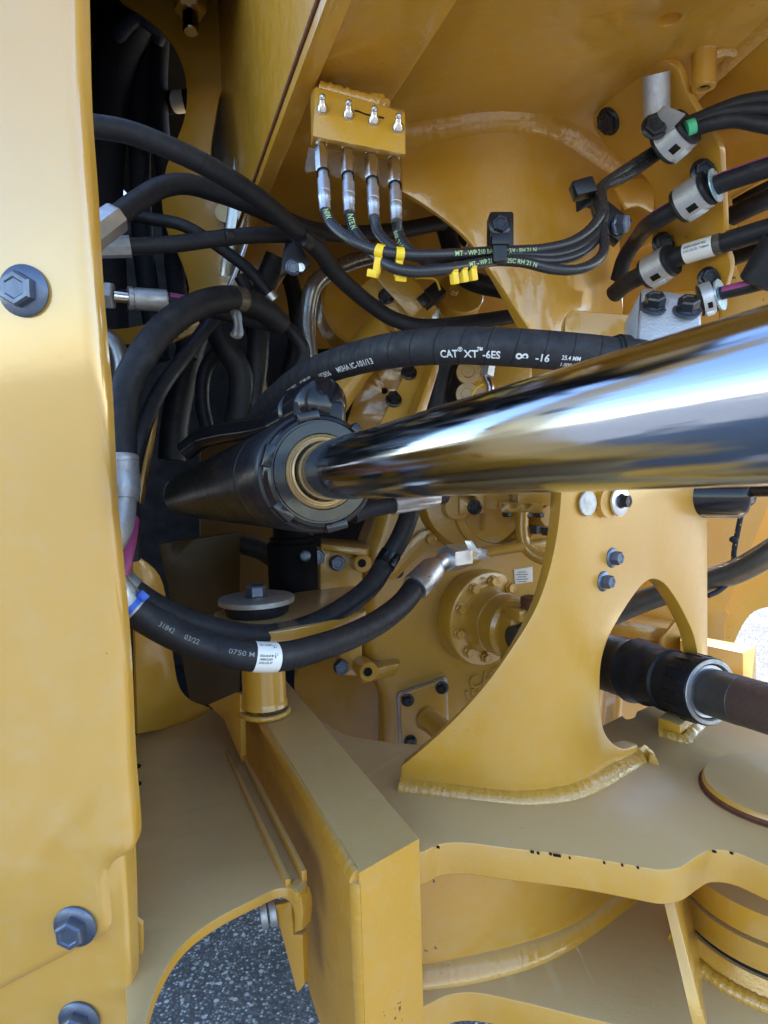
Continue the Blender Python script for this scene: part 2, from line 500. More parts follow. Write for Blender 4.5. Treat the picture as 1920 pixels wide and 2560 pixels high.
# ------------------------------------------------------------------ plates cut to an outline
class Plane:
    def __init__(s, p0, n, up=(0, 0, 1)):
        s.o = Vector(p0); s.n = Vector(n).normalized()
        up = Vector(up)
        if abs(up.normalized().dot(s.n)) > 0.95: up = Vector((0, 1, 0))
        s.u = up.cross(s.n).normalized(); s.v = s.n.cross(s.u)
        s.bent = False
    def uv(s, px, py):
        q = hit(px, py, s.o, s.n) - s.o
        return (q.dot(s.u), q.dot(s.v))
    def pos(s, u, v, w): return s.o + s.u * u + s.v * v - s.n * w
def zplane(z, down=False): return Plane(CAM + Vector((0, 0, z)), (0, 0, -1 if down else 1), (0, 1, 0))
def fplane(px, py, d, nx=0.0, nz=0.0): return Plane(P(px, py, d), (nx, -1, nz))
class Bent:
    """vertical sheet standing on a plan line; outline v is height"""
    bent = True
    def __init__(s, plan):
        s.q = [Vector((p[0], p[1])) for p in plan]
        s.l = [0.0]
        for a, b_ in zip(s.q, s.q[1:]): s.l.append(s.l[-1] + (b_ - a).length)
        sn = []
        for a, b_ in zip(s.q, s.q[1:]):
            d = (b_ - a).normalized(); sn.append(Vector((d.y, -d.x)))
        s.nn = [sn[0]] + [(sn[i - 1] + sn[i]).normalized() for i in range(1, len(sn))] + [sn[-1]]
    def uv(s, px, py):
        r = ray(px, py); best = None
        m = len(s.q) - 1
        for i in range(m):
            a, b_ = s.q[i], s.q[i + 1]; d = b_ - a
            den = r.x * d.y - r.y * d.x
            if abs(den) < 1e-9: continue
            ax, ay = a.x - CAM.x, a.y - CAM.y
            t = (ax * d.y - ay * d.x) / den
            k = (ax * r.y - ay * r.x) / den
            lo = -1e9 if i == 0 else -1e-6
            hi = 1e9 if i == m - 1 else 1 + 1e-6
            if t > 0 and lo <= k <= hi and (best is None or t < best[0]):
                best = (t, s.l[i] + k * d.length, CAM.z + r.z * t)
        return (best[1], best[2])
    def pos(s, u, v, w):
        i = 0
        while i < len(s.q) - 2 and s.l[i + 1] < u: i += 1
        f = (u - s.l[i]) / (s.l[i + 1] - s.l[i])
        p = s.q[i] + (s.q[i + 1] - s.q[i]) * f
        g = max(0, min(1, f))
        n = (s.nn[i] * (1 - g) + s.nn[i + 1] * g).normalized()
        return Vector((p.x - n.x * w, p.y - n.y * w, v))
def round_plan(pts, r, n=8):
    out = [Vector(pts[0])]
    for i in range(1, len(pts) - 1):
        a, b_, c = Vector(pts[i - 1]), Vector(pts[i]), Vector(pts[i + 1])
        for k in range(n + 1):
            t = k / n
            p, q = b_ + (a - b_).normalized() * r, b_ + (c - b_).normalized() * r
            out.append(p * (1 - t) ** 2 + b_ * 2 * t * (1 - t) + q * t * t)
    out.append(Vector(pts[-1]))
    return out
def outl(pts, step=0.012):
    """(u,v[,flag]); flag 1 = sharp corner, 0 < flag < 1 = fillet radius in metres, none = smooth curve through"""
    P2 = []
    m = len(pts)
    for i, p in enumerate(pts):
        fl = p[2] if len(p) > 2 else 0
        if 0 < fl < 1:
            a, b_, c = Vector(pts[i - 1][:2]), Vector(p[:2]), Vector(pts[(i + 1) % m][:2])
            r = min(fl, (a - b_).length * .48, (c - b_).length * .48)
            s_, e_ = b_ + (a - b_).normalized() * r, b_ + (c - b_).normalized() * r
            for k in range(7):
                t = k / 6
                q = s_ * (1 - t) ** 2 + b_ * 2 * t * (1 - t) + e_ * t * t
                P2.append((q, 1))
        else: P2.append((Vector(p[:2]), fl))
    out = []
    m = len(P2)
    for i in range(m):
        p1, f1 = P2[i]; p2, f2 = P2[(i + 1) % m]
        L = (p2 - p1).length
        if L < 1e-6: continue
        p0 = P2[i - 1][0] if not f1 else p1 * 2 - p2
        p3 = P2[(i + 2) % m][0] if not f2 else p2 * 2 - p1
        if not f1 and not f2: pass
        k = max(1, int(L / step)) if (f1 and f2) else max(4, int(L / step))
        for j in range(k):
            t = j / k
            if f1 and f2: out.append(p1.lerp(p2, t))
            else:
                a = max(1e-6, (p1 - p0).length ** .5); b_ = max(1e-6, L ** .5); c = max(1e-6, (p3 - p2).length ** .5)
                m1 = (p2 - p1) + ((p1 - p0) / a - (p2 - p0) / (a + b_)) * b_
                m2 = (p2 - p1) + ((p3 - p2) / c - (p3 - p1) / (b_ + c)) * b_
                out.append(p1 * (2 * t**3 - 3 * t**2 + 1) + m1 * (t**3 - 2 * t**2 + t) + p2 * (-2 * t**3 + 3 * t**2) + m2 * (t**3 - t**2))
    return out
def area(l): return 0.5 * sum(a.x * b_.y - b_.x * a.y for a, b_ in zip(l, l[1:] + l[:1]))
def inset(l, d):
    out = []
    m = len(l)
    for i in range(m):
        a, b_, c = l[i - 1], l[i], l[(i + 1) % m]
        e1, e2 = (b_ - a), (c - b_)
        if e1.length < 1e-9 or e2.length < 1e-9: out.append(b_.copy()); continue
        e1.normalize(); e2.normalize()
        n1, n2 = Vector((-e1.y, e1.x)), Vector((-e2.y, e2.x))
        n = n1 + n2
        if n.length < 1e-6: n = n1
        n.normalize()
        out.append(b_ + n * (d / max(0.45, n.dot(n1))))
    return out
def inside(p, l):
    c = False
    for a, b_ in zip(l, l[1:] + l[:1]):
        if (a.y > p.y) != (b_.y > p.y) and p.x < (b_.x - a.x) * (p.y - a.y) / (b_.y - a.y) + a.x: c = not c
    return c
def sheet_g(outline, surf, thick, holes=(), bevel=0.0015, bseg=2, ext=None, step=0.012, world_uv=False, fs=1.0):
    def mk(o):
        q = [((*surf.uv(p[0], p[1]), *p[2:]) if not world_uv else p) for p in o]
        return outl(q, step)
    loops = [mk(outline)] + [mk(h) for h in holes]
    for i, l in enumerate(loops):
        if (area(l) < 0) == (i == 0): l.reverse()
    prof = [(bevel * (1 - math.cos(a)) if False else bevel * (1 - math.sin(a)), bevel * (1 - math.cos(a))) for a in [math.pi / 2 * k / bseg for k in range(bseg + 1)]]
    rows = [(i_, w) for i_, w in prof] + [(0.0, thick - bevel)] + [(bevel, thick)]
    # rows: (inset, depth); first row inset=bevel depth=0
    if ext is None: pos = surf.pos
    else:
        ex = Vector(ext).normalized()
        def pos(u, v, w): return surf.pos(u, v, 0) + ex * w
    vs_, fs_ = [], []
    idx = []
    for l in loops:
        ids = []
        for ins, w in rows:
            ll = inset(l, ins) if ins else l
            ids.append((len(vs_), len(l)))
            vs_ += [pos(p.x, p.y, w) for p in ll]
        for (a, m), (b_, _) in zip(ids, ids[1:]):
            for k in range(m):
                j = (k + 1) % m
                fs_.append((a + k, a + j, b_ + j, b_ + k))
        idx.append(ids)
    il = [inset(l, bevel) if bevel else l for l in loops]
    for row in (0, -1):
        pts, edges, gid = [], [], []
        for l, ids in zip(il, idx):
            o = len(pts); m = len(l)
            pts += l; gid += [ids[row][0] + k for k in range(m)]
            edges += [(o + k, o + (k + 1) % m) for k in range(m)]
        w = rows[row][1]
        if surf.bent:
            us = [p.x for p in pts]; vv = [p.y for p in pts]
            for u in surf.l:
                if min(us) < u < max(us):
                    v = min(vv)
                    while v < max(vv):
                        q = Vector((u, v))
                        if inside(q, il[0]) and not any(inside(q, h) for h in il[1:]) and min((q - e).length for e in pts[:sum(len(x) for x in il)]) > step * .5:
                            pts.append(q); gid.append(len(vs_)); vs_.append(pos(u, v, w))
                        v += 0.03
        r = geometry.delaunay_2d_cdt(pts, edges, [], 0, 1e-7)
        nv, nf, ov = r[0], r[2], r[3]
        mp_ = {}
        for i, o in enumerate(ov):
            if o: mp_[i] = gid[o[0]]
            else: mp_[i] = len(vs_); vs_.append(pos(nv[i].x, nv[i].y, w))
        for q in nf:
            c = sum((nv[i] for i in q), Vector((0, 0))) / len(q)
            if inside(c, il[0]) and not any(inside(c, h) for h in il[1:]):
                fs_.append(tuple(mp_[i] for i in q))
    return vs_, fs_
def sheet(name, outline, surf, thick, mat, parent=None, angle=38, **k):
    v, f = sheet_g(outline, surf, thick, **k)
    return obj(name, v, f, mat, parent, angle=angle)
def circ_px(x, y, rx, ry=None, n=14):
    ry = ry or rx
    return [(x + rx * math.cos(2 * math.pi * i / n), y + ry * math.sin(2 * math.pi * i / n)) for i in range(n)]

# ------------------------------------------------------------------ fasteners
def bolt_g(p, ax, rf, rh=None, h=None, ft=None, ph=None):
    rh = rh or rf * 0.66; h = h or rh * 0.95; ft = ft or rf * 0.16
    m = MB()
    m.add(*lathe_g(p, ax, [(-0.002, rf * 0.9), (0, rf), (ft * 0.6, rf), (ft, rf * 0.93), (ft * 1.5, rh * 1.0)], 28))
    m.add(*lathe_g(p, ax, [(ft * 0.8, rh * 1.12), (h * 0.86, rh * 1.12), (h, rh * 0.98), (h, rh * 0.72), (h - rh * 0.10, rh * 0.62)], 6, random.random() if ph is None else ph))
    return m
def bolt(p, ax, rf, mat, parent, name='bolt', **k):
    return bolt_g(Vector(p), ax, rf, **k).build(name, mat, parent, angle=30)
def weld(pts, r, parent, n=10, mat='weld', flat=None, name='weld_bead'):
    pa = Path([Vector(p) for p in pts], step=0.0035)
    ph = random.random() * 9
    v, f = tube_g(pa.p, lambda t: r * (1 + 0.10 * math.sin(t * pa.len / 0.0045 * 2 * math.pi * .5 + ph) + random.uniform(-.06, .06)), n)
    return obj(name, v, f, mat, parent, angle=70)

def fillet(pts, ups, outs, h, w, parent, mat='weld', name='weld_bead', n=6, rip=.075):
    """flat fillet weld: wall side along ups, plate side along outs, with ripples"""
    pa = Path([Vector(p) for p in pts], step=0.003)
    m = len(pts); vs_, fs_ = [], []
    ph = random.random() * 9
    for i, q in enumerate(pa.p):
        f = i / pa.k * (m - 1); j = min(m - 2, int(f)); g = f - j
        u = (Vector(ups[j]) if isinstance(ups, list) else Vector(ups)); o_ = Vector(outs[j]).lerp(Vector(outs[j + 1]), g) if isinstance(outs, list) else Vector(outs)
        k_ = 1 + rip * math.sin(i * .003 / .0062 * 6.283 + ph) * .6 + random.uniform(-rip, rip) * .7
        hw = .12 * math.sin(i * .05 + ph) + 1
        for c in range(n + 1):
            a = math.pi / 2 * c / n
            e = 1.0 if 0 < c < n else .4
            vs_.append(q + u * (h * hw * (math.cos(a) ** 1.25) * (1 + (k_ - 1) * e)) + o_ * (w * hw * (math.sin(a) ** 1.25) * (1 + (k_ - 1) * e)))
        vs_.append(q - u * .002 - o_ * .002)
        if i:
            b_ = (n + 2)
            for c in range(n + 2):
                d = (c + 1) % b_
                fs_.append(((i - 1) * b_ + c, (i - 1) * b_ + d, i * b_ + d, i * b_ + c))
    b_ = n + 2; L = len(pa.p) - 1
    fs_ += [tuple(range(b_)), tuple(range(L * b_, L * b_ + b_))]
    return obj(name, vs_, fs_, mat, parent, angle=65)

# ================================================================== SETTING
gz = 0.0
gr = obj('ground', [(-60, -60, gz), (60, -60, gz), (60, 90, gz), (-60, 90, gz)], [(0, 1, 2, 3)], 'asphalt', None, base=(0, 0, gz))
tag(gr, None, None, kind='structure')

ZL, ZT, ZB = -0.47, -0.42, -0.675              # hitch plate top, post top, bottom plate top (from the lens)
ZU = 0.44                                     # underside of the upper hitch plate

# ================================================================== LOWER HITCH FRAME
lf = thing('lower_hitch_frame', V((0.2, 0.9, 0.0)) + V((0, 0, CAM.z - 1.0)), 'yellow welded lower hitch frame with arched tower plate and slanting box post', 'machine frame')
ZP = zplane(ZL)
hp = sheet('hitch_plate', [(985, 2150, 1), (1063, 2127, 1), (1100, 2110), (1160, 2106), (1260, 2118), (1450, 2140), (1600, 2166), (1650, 2174), (1700, 2168), (1745, 2140), (1778, 2124), (1830, 2128), (1920, 2165), (2150, 2270, 1), (2250, 1700, 1), (1730, 1700, 1), (1640, 1757, 1), (1592, 1778, 1), (1584, 1793), (1566, 1797), (1556, 1788, 1), (1500, 1815), (1400, 1842), (1250, 1862), (1040, 1860), (940, 1850), (860, 1834), (800, 1792), (738, 1722, 1), (660, 1735, 1)],
           ZP, 0.042, 'yellow_plate', lf, bevel=0.002, step=0.01)
# scuffed bare spots along the machined edge
for i, (x, y, w) in enumerate([(1392, 2137, 9), (1376, 2133, 3), (1345, 2131, 3), (1330, 2128, 4), (1424, 2143, 2), (1510, 2155, 2), (1555, 2161, 2), (1594, 2167, 2), (1095, 2116, 4), (1785, 2127, 4), (1828, 2131, 3)]):
    p = hitz(x, y, ZL)
    a = hitz(x + 4, y + .6, ZL) - p; a.normalize()
    box('paint_chip', p + V((0, 0, -0.0005)) + V((0, -0.0006, 0)), a * (w * .0005), V((0, .0016, 0)), V((0, 0, .0011)), 'ink_black', hp, bev=0.0003)
# tower plate (bent, with the big arched opening)
tA, tB, tC = hitz(960, 1960, ZL), hitz(1395, 2012, ZL), hitz(1600, 1893, ZL)
tD = tC + (tC - tB) * 2.6
tower = Bent(round_plan([(tA.x, tA.y), (tB.x, tB.y), (tD.x, tD.y)], 0.085))
tw = sheet('tower_plate', [(1003, 1915, 1), (1001, 1972, 1), (1200, 1995), (1320, 2006), (1420, 1998), (1500, 1962), (1560, 1918), (1597, 1889, 1), (1594, 1862, 1), (1560, 1872), (1532, 1858), (1512, 1830), (1503, 1790), (1500, 1720), (1503, 1660), (1517, 1605), (1545, 1550), (1580, 1495), (1608, 1460), (1632, 1447), (1660, 1458), (1690, 1497), (1715, 1543), (1735, 1590), (1745, 1640), (1746, 1660, 1), (1770, 1660, 1), (1769, 1400, 1), (1767, 1060, 1), (1408, 1060, 1), (1403, 1235), (1395, 1320), (1380, 1400), (1345, 1509), (1280, 1620), (1200, 1728), (1110, 1823), (1026, 1897)],
           tower, 0.026, 'yellow_tower', lf, bevel=0.0018, step=0.012)
wp = [tower.pos(*tower.uv(x, y), -0.004) + V((0, 0, 0)) for x, y in [(1002, 1974), (1090, 1985), (1200, 1996), (1320, 2007), (1420, 1999), (1500, 1963), (1560, 1919), (1596, 1890)]]
for q in wp: q.z = CAM.z + ZL + 0.004
wo = []
for x, y in [(1002, 1974), (1090, 1985), (1200, 1996), (1320, 2007), (1420, 1999), (1500, 1963), (1560, 1919), (1596, 1890)]:
    u_, v_ = tower.uv(x, y); wo.append((tower.pos(u_, v_, -.01) - tower.pos(u_, v_, 0)).normalized())
fillet([q + o__ * -.004 + V((0, 0, -.004)) for q, o__ in zip(wp, wo)], (0, 0, 1), wo, .013, .016, lf)
fillet([wp[-1] - wo[-1] * .012 + V((0, 0, -.004)), wp[-1] + wo[-1] * .004 + V((.006, .004, -.004)), wp[-1] + wo[-1] * .014 + V((0, -.004, -.004))], (0, 0, 1), [(.8, .6, 0), (.9, .2, 0), (.7, -.5, 0)], .014, .014, lf, rip=.3)
# bolts and washers on the tower
def tower_n(px, py):
    u, v = tower.uv(px, py); a = tower.pos(u, v, 0); b_ = tower.pos(u, v, -0.01)
    return a, (b_ - a).normalized()
for px, py, r in ((1530, 1394, .0145), (1508, 1453, .0145)):
    p, n = tower_n(px, py)
    bolt(p, n, r, 'blue_bolt', lf, rh=r * .62, h=r * 1.0)
p, n = tower_n(1527, 1252)
ws = lathe('washer', p + n * .012, n, [(0, .019), (.001, .0215), (.004, .0215), (.005, .020), (.005, .009)], 'zinc', lf, 32)
bolt(p + n * .017, n, .0105, 'black_bolt', ws, rh=.0085, h=.012)
p2, n2 = tower_n(1508, 1256)
lathe('spacer', p2 - n2 * .001, n2, [(0, .021), (.011, .021)], 'yellow', lf, 28)
p2, n2 = tower_n(1463, 1258)
lathe('washer', p2 + n2 * .002, n2, [(0, .016), (.001, .0175), (.003, .0175), (.004, .0165)], 'zinc_dull', lf, 28)
# box post: side profile swept across its width
pa_, pb_ = hitz(641, 1765, ZT), hitz(898, 2182, ZT)
pdir = (pa_ - pb_).normalized()
sidep = Plane(pb_, V((-(pa_ - pb_).y, (pa_ - pb_).x, 0)) if V((-(pa_ - pb_).y, (pa_ - pb_).x, 0)).dot(CAM - pb_) > 0 else V(((pa_ - pb_).y, -(pa_ - pb_).x, 0)))
pr = hitz(1049, 2096, ZT)
post = sheet('box_post', [(612, 1722, 1), (898, 2182, 1), (915, 2700, 1), (850, 2700, 1), (800, 2560), (764, 2440), (752, 2325), (700, 2200), (600, 1990, 1)], sidep, (pr - pb_).length, 'yellow_post', lf, ext=(pr - pb_), bevel=0.0012, bseg=1, step=0.02, angle=12)
# weld seam strips down the left edge of the post
off = sidep.n * 0.002
sd_ = [hitz(x, y, ZT) for x, y in [(660, 1798), (740, 1925), (820, 2052), (890, 2168)]]
fillet([q + V((0, 0, -.012)) for q in [hitz(x, y, ZT) for x, y in [(625, 1742), (740, 1925), (820, 2052), (893, 2174)]]], (0, 0, 1), sidep.n, .011, .008, lf, mat='yellow', rip=.05)
fq = hitz(902, 2186, ZT)
fx_ = hitz(898, 2182, ZT)
fillet([fx_ + V((0, 0, -.012 - k * .09)) + pdir * .010 for k in range(6)], -pdir, sidep.n, .010, .007, lf, mat='yellow', rip=.05)
# web, bottom plate, ribs and pin boss under the hitch plate
webp = [hitz(x, y, ZB) for x, y in [(1010, 2452), (1070, 2446), (1160, 2432), (1250, 2412), (1340, 2385), (1420, 2350), (1500, 2298), (1580, 2235), (1660, 2170)]]
wpa = spline(webp, 6)
zt_, zb_ = CAM.z + ZL - 0.041, CAM.z + ZB
vv_, ff_ = [], []
for i, q in enumerate(wpa):
    vv_ += [V((q.x, q.y, zb_)), V((q.x, q.y, zt_)), V((q.x + .004, q.y + .02, zb_)), V((q.x + .004, q.y + .02, zt_))]
    if i:
        a, b_ = 4 * i - 4, 4 * i
        ff_ += [(a, b_, b_ + 1, a + 1), (a + 2, a + 3, b_ + 3, b_ + 2)]
obj('curved_web', vv_, ff_, 'yellow', lf)
fillet([q + V((0, .001, .0)) for q in webp[:-1]], (0, 0, 1), (.05, -1, 0), .020, .020, lf, mat='yellow', rip=.03)
ZBP = zplane(ZB)
sheet('bottom_plate', [(1020, 2540, 1), (1072, 2510), (1122, 2487), (1180, 2481), (1280, 2499), (1434, 2537), (1560, 2570), (1700, 2640, 1), (2300, 2900, 1), (2300, 2150, 1), (1600, 2080, 1), (1020, 2330, 1)], ZBP, 0.04, 'yellow_plate', lf, bevel=0.002, step=0.012)
rq = [P(1656, 2240, .80), P(1680, 2240, .80), P(1772, 2590, .745), P(1738, 2590, .745)]
bd = V((.06, .16, 0))
hexa('rib', rq + [q + bd for q in rq], 'yellow', lf, bev=0.0012)
pc = hitz(1965, 1985, ZL)
lathe('pin_boss', V((pc.x, pc.y, CAM.z + ZB - .001)), (0, 0, 1), [(0, .150), (.012, .146), (.03, .140), (.030, .132), (.037, .132), (.037, .138), (.07, .138), (.070, .128), (.074, .128), (.074, .134), (.108, .134)], 'yellow', lf, 64)
lathe('seal_ring', V((pc.x, pc.y, CAM.z + ZB + .0285)), (0, 0, 1), [(0, .1345), (.0105, .1345)], 'plastic_black', lf, 64)
weld([V((pc.x + .151 * math.cos(t), pc.y + .151 * math.sin(t), CAM.z + ZB + .003)) for t in [math.pi * (1.0 + k / 16) for k in range(14)]], .009, lf)
pcap = lathe('pin_cap', V((pc.x, pc.y, CAM.z + ZL)), (0, 0, 1), [(-.001, .104), (.002, .1045), (.010, .1035), (.013, .101), (.013, .02)], 'yellow_plate', lf, 72)
lathe('rust_ring', V((pc.x, pc.y, CAM.z + ZL)), (0, 0, 1), [(.0002, .108), (.002, .1082), (.0024, .1035)], 'rust', pcap, 72)
lathe('rust_band', V((pc.x, pc.y, CAM.z + ZL)), (0, 0, 1), [(.0022, .1047), (.003, .1051), (.0068, .1050), (.0074, .1038)], 'rust', pcap, 72)
# small stop block welded to the plate beside the shaft
b0 = [hitz(x, y, ZL) for x, y in [(1645, 1832), (1700, 1852), (1745, 1812), (1690, 1795)]]
sb = hexa('stop_block', b0 + [q + V((0, 0, .026)) for q in b0], 'yellow', lf, bev=.0015)
fillet([b0[0] + V((0, 0, 0)), b0[1] + V((.001, -.001, .0)), b0[1].lerp(b0[2], .5), b0[2]], (0, 0, 1), [(-.3, -.9, 0), (.5, -.8, 0), (.8, -.5, 0), (.8, -.5, 0)], .012, .016, lf, rip=.25)
# second guide bar seen through the arch
hexa('guide_bar', [P(1530, 1548, 1.62), P(1692, 1575, 1.60), P(1692, 1612, 1.60), P(1530, 1585, 1.62), P(1540, 1528, 1.80), P(1700, 1556, 1.78), P(1700, 1600, 1.78), P(1540, 1575, 1.80)], 'yellow', lf, bev=.002)

# ================================================================== UPPER HITCH FRAME
uf = thing('upper_hitch_frame', V((0.2, 0.9, CAM.z + 0.2)), 'yellow welded upper hitch frame, overhead plate with bent hanging bracket', 'machine frame')
def wsheet(name, pts, z, th, mat, parent, down=True, holes=(), bevel=.002, step=.05):
    pl = Plane(CAM + V((0, 0, z)), (0, 0, -1 if down else 1), (0, 1, 0))
    def cv(l): return [((V((p[0], p[1], CAM.z + z)) - pl.o).dot(pl.u), (V((p[0], p[1], CAM.z + z)) - pl.o).dot(pl.v), *p[2:]) for p in l]
    return sheet(name, cv(pts), pl, th, mat, parent, world_uv=True, holes=[cv(h) for h in holes], bevel=bevel, step=step)
hc = hitz(1673, 50, ZU)
# rib hanging at the left, with the doubler plate beside it
ra, rb = hitz(881, 0, .385), hitz(675, 482, .385)
rdir = (rb - ra).normalized()
ra = ra - rdir * .16; rb = rb + rdir * .55
rn = V((-rdir.y, rdir.x, 0)); rn = rn if rn.x < 0 else -rn
up = wsheet('upper_plate', [(ra.x - rn.x * .004 + (ra.y - .50) * .0 , ra.y, 1), (rb.x, rb.y, 1), (rb.x, 3.4, 1), (.62, 3.4, 1), (.62, 1.58, 1), (1.45, 1.58, 1), (1.45, .50, 1), (.2, .50, 1)], ZU, .05, 'yellow', uf, holes=[[(hc.x + .011 * math.cos(t), hc.y + .011 * math.sin(t)) for t in [k * .5236 for k in range(12)]]])  # unseen far outline shaped to block and admit sun
rib = hexa('side_rib', [ra, rb, rb + rn * .021, ra + rn * .021] + [q + V((0, 0, .65)) for q in (ra, rb, rb + rn * .021, ra + rn * .021)], 'yellow', uf, bev=.0012)
weld([ra + rn * .0225 + V((0, 0, .014)) + rdir * k * .1 for k in range(11)], .0022, uf, mat='rust')
da, db = hitz(1148, -5, .395), hitz(968, 272, .395)
ddir = (db - da).normalized()
dd0 = da - ddir * .25
rr0 = hitz(900, -5, .395) - ddir * .25
qf = ra + rdir * ((db.y + .03 - ra.y) / rdir.y)
wsheet('doubler_plate', [(dd0.x, dd0.y, 1), (db.x, db.y, 1), (qf.x, qf.y, 1), (ra.x, ra.y, 1)], .395, .042, 'yellow', uf, step=.1)
# bent hanging bracket
bA, bB, bC = hitz(985, 345, ZU), hitz(1330, 268, ZU), hitz(1530, 398, ZU)
bD = bC + (bC - bB) * .55
brk = Bent(round_plan([(bA.x - .12, bA.y + .03), (bB.x, bB.y), (bD.x, bD.y)], 0.11))
topv = CAM.z + ZU + .004
def uvpx(s, pts): return [(*s.uv(p[0], p[1]), *p[2:]) for p in pts]
o_ = uvpx(brk, [(1005, 478, 1), (1065, 515), (1122, 557), (1175, 606), (1212, 658), (1250, 712), (1290, 775), (1335, 850), (1350, 900, 1), (1562, 900, 1), (1557, 760), (1550, 600), (1553, 500, 1)])
ul = o_[0][0]; ur = o_[-1][0]
o_ = [(ul, topv, 1)] + o_ + [(ur + .02, topv, 1)]
sheet('hanging_bracket', o_, brk, .026, 'yellow', uf, world_uv=True, bevel=.0018)
uu = [ul + (ur + .02 - ul) * k / 14 for k in range(15)]
fillet([V(brk.pos(u, topv - .003, .001)) for u in uu], (0, 0, -1), [(V(brk.pos(u, 1, -.01)) - V(brk.pos(u, 1, 0))).normalized() for u in uu], .022, .020, uf, mat='yellow', rip=.03)
# block welded on the bracket behind the printed hose
sheet('bracket_pad', [(1412, 800, .01), (1424, 774, .015), (1575, 786, 1), (1575, 900, 1), (1412, 900, 1)], fplane(1490, 820, .80, -.1), .03, 'yellow', uf, bevel=.002)
# right-hand mounting plate for the hose clamps
_a, _b, _c = hitz(1500, 272, ZU), hitz(1652, 152, ZU), P(1730, 650, .90)
_m = (_b - _a).cross(_c - _a).normalized()
mpl = Plane((_a + _b + _c) / 3, _m if _m.dot(CAM - _a) > 0 else -_m)
def ce(px, py, qx, qy, off): return cd(qx, qy, off) + .6 * (cd(px, py) - cd(qx, qy))
def cd(px, py, off=0.0): return (hit(px, py, mpl.o, mpl.n) - CAM).dot(FW) - off
print('clamp plane', mpl.n, [round(cd(*q), 3) for q in ((1481, 305), (1656, 150), (1797, 366), (1640, 715), (1814, 722))])
mp_o = sheet('clamp_plate', [(1481, 305), (1498, 268), (1560, 212), (1620, 165), (1656, 150), (1692, 168), (1716, 231), (1745, 282), (1797, 366), (1803, 430), (1809, 525), (1813, 610), (1826, 665), (1814, 722, .005), (1640, 735, 1), (1628, 610, 1), (1634, 480), (1590, 420), (1520, 370)], mpl, .010, 'yellow', uf, bevel=.0015)
sheet('clamp_plate_flange', [(1590, 446), (1612, 450), (1633, 475), (1635, 536, 1), (1592, 515), (1566, 522, 1), (1540, 470, 1)], fplane(1600, 490, .94, .25, 0), .006, 'yellow', uf, bevel=.001)
# drain boss
dbt = hitz(1760, 132, ZU); dbp = dbt - V((0, 0, .038))
axd = V((0, 0, 1))
lathe('drain_boss', dbp, axd, [(.004, .006), (0, .007), (0, .012), (.001, .0128), (.037, .0128), (.04, .016)], 'yellow', uf, 32, cap=False)
lathe('boss_bore', dbp + V((0, 0, .004)), axd, [(0, .0062), (.001, .0062)], 'ink_black', uf, 20)
weld([dbp + V((.010, -.004, .034)), dbp + V((.020, -.004, .037)), dbp + V((.034, .0, .038))], .0055, uf)
# right-hand wall that drops from the overhead plate
wr0, wr1 = hitz(1735, 238, ZU), hitz(1925, 62, ZU)
wd = (wr1 - wr0).normalized()
wr0 = wr0 - wd * .5; wr1 = wr1 + wd * .35
wnrm = V((-wd.y, wd.x, 0))
hexa('right_wall', [wr0, wr1, wr1 + V((.10, .06, -.085)), wr0 + V((.10, .06, -.085))] + [q + V((.03, .03, .01)) for q in (wr0, wr1, wr1 + V((.10, .06, -.085)), wr0 + V((.10, .06, -.085)))], 'yellow', uf, bev=.004)
fillet([wr0 + wd * k * .1 + V((-.002, 0, 0)) for k in range(9)], (.5, .3, -.5), (-.7, -.4, 0), .014, .014, uf, mat='weld', rip=.05)
# round bush and its neighbour beyond the wall
lathe('bush', P(1852, 352, 1.05), V((.9, .1, .1)), [(0, .028), (.003, .031), (.16, .031)], 'beige', uf, 36)
lathe('bush', P(1800, 335, 1.10), V((.9, .1, .1)), [(0, .022), (.003, .024), (.03, .024)], 'zinc_dull', uf, 36)

# ================================================================== LEFT SIDE: PANEL, BAY, BULKHEAD, GUARD
sp = thing('body_side_panel', V((-.35, .42, .25)), 'glossy yellow side panel with rounded edge and blue flange bolts', 'panel')  # body side panel at the left edge
PN = V((0.0, -1, -0.085))
pp = Plane(P(280, 1400, .58), PN)
sheet('panel_skin', [(178, -700, 1), (193, 0), (200, 247), (216, 463), (226, 640), (238, 800), (255, 987), (270, 1273), (281, 1376), (305, 1646), (318, 1920), (330, 2063), (331, 2118), (322, 2142), (305, 2154), (284, 2166), (273, 2186), (274, 2240), (280, 2320), (272, 2340), (258, 2352), (120, 2425), (0, 2487), (-130, 2550, 1), (-130, -700, 1)], pp, .036, 'yellow_panel', sp, bevel=.013, bseg=7, step=.02)
pq = Plane(P(280, 1400, .58) + V((0, .006, 0)), PN)
sheet('lower_skin', [(308, 2130, 1), (320, 2290), (328, 2560), (332, 2700, 1), (-130, 2700, 1), (-130, 2200, 1), (200, 2130, 1)], pq, .030, 'yellow_panel', sp, bevel=.006, bseg=5, step=.02)
pq2 = Plane(P(280, 1400, .58) + V((0, .050, 0)), PN)
sheet('edge_flange', [(300, 1420, 1), (322, 1700), (330, 2000), (338, 2190), (340, 2300, 1), (355, 2312, 1), (360, 2700, 1), (200, 2700, 1), (200, 1420, 1)], pq2, .006, 'yellow', sp, bevel=.001, step=.02)
for x, y, r in ((62, 728, .0205), (190, 2313, .0205), (200, 2548, .0205)):
    q = hit(x, y, pp.o, pp.n)
    if y > 2500: q = hit(x, y, pq.o, pq.n)
    o = bolt(q + pp.n * .0008, pp.n + V((-.25, 0, .1)) * .25, r, 'blue_bolt', sp, rh=r * .60, h=r * .75)

hd = thing('engine_hood', V((-.8, 1.3, .3)), 'yellow engine bay wall with added light-blocking plates behind the side panel', 'machine body')
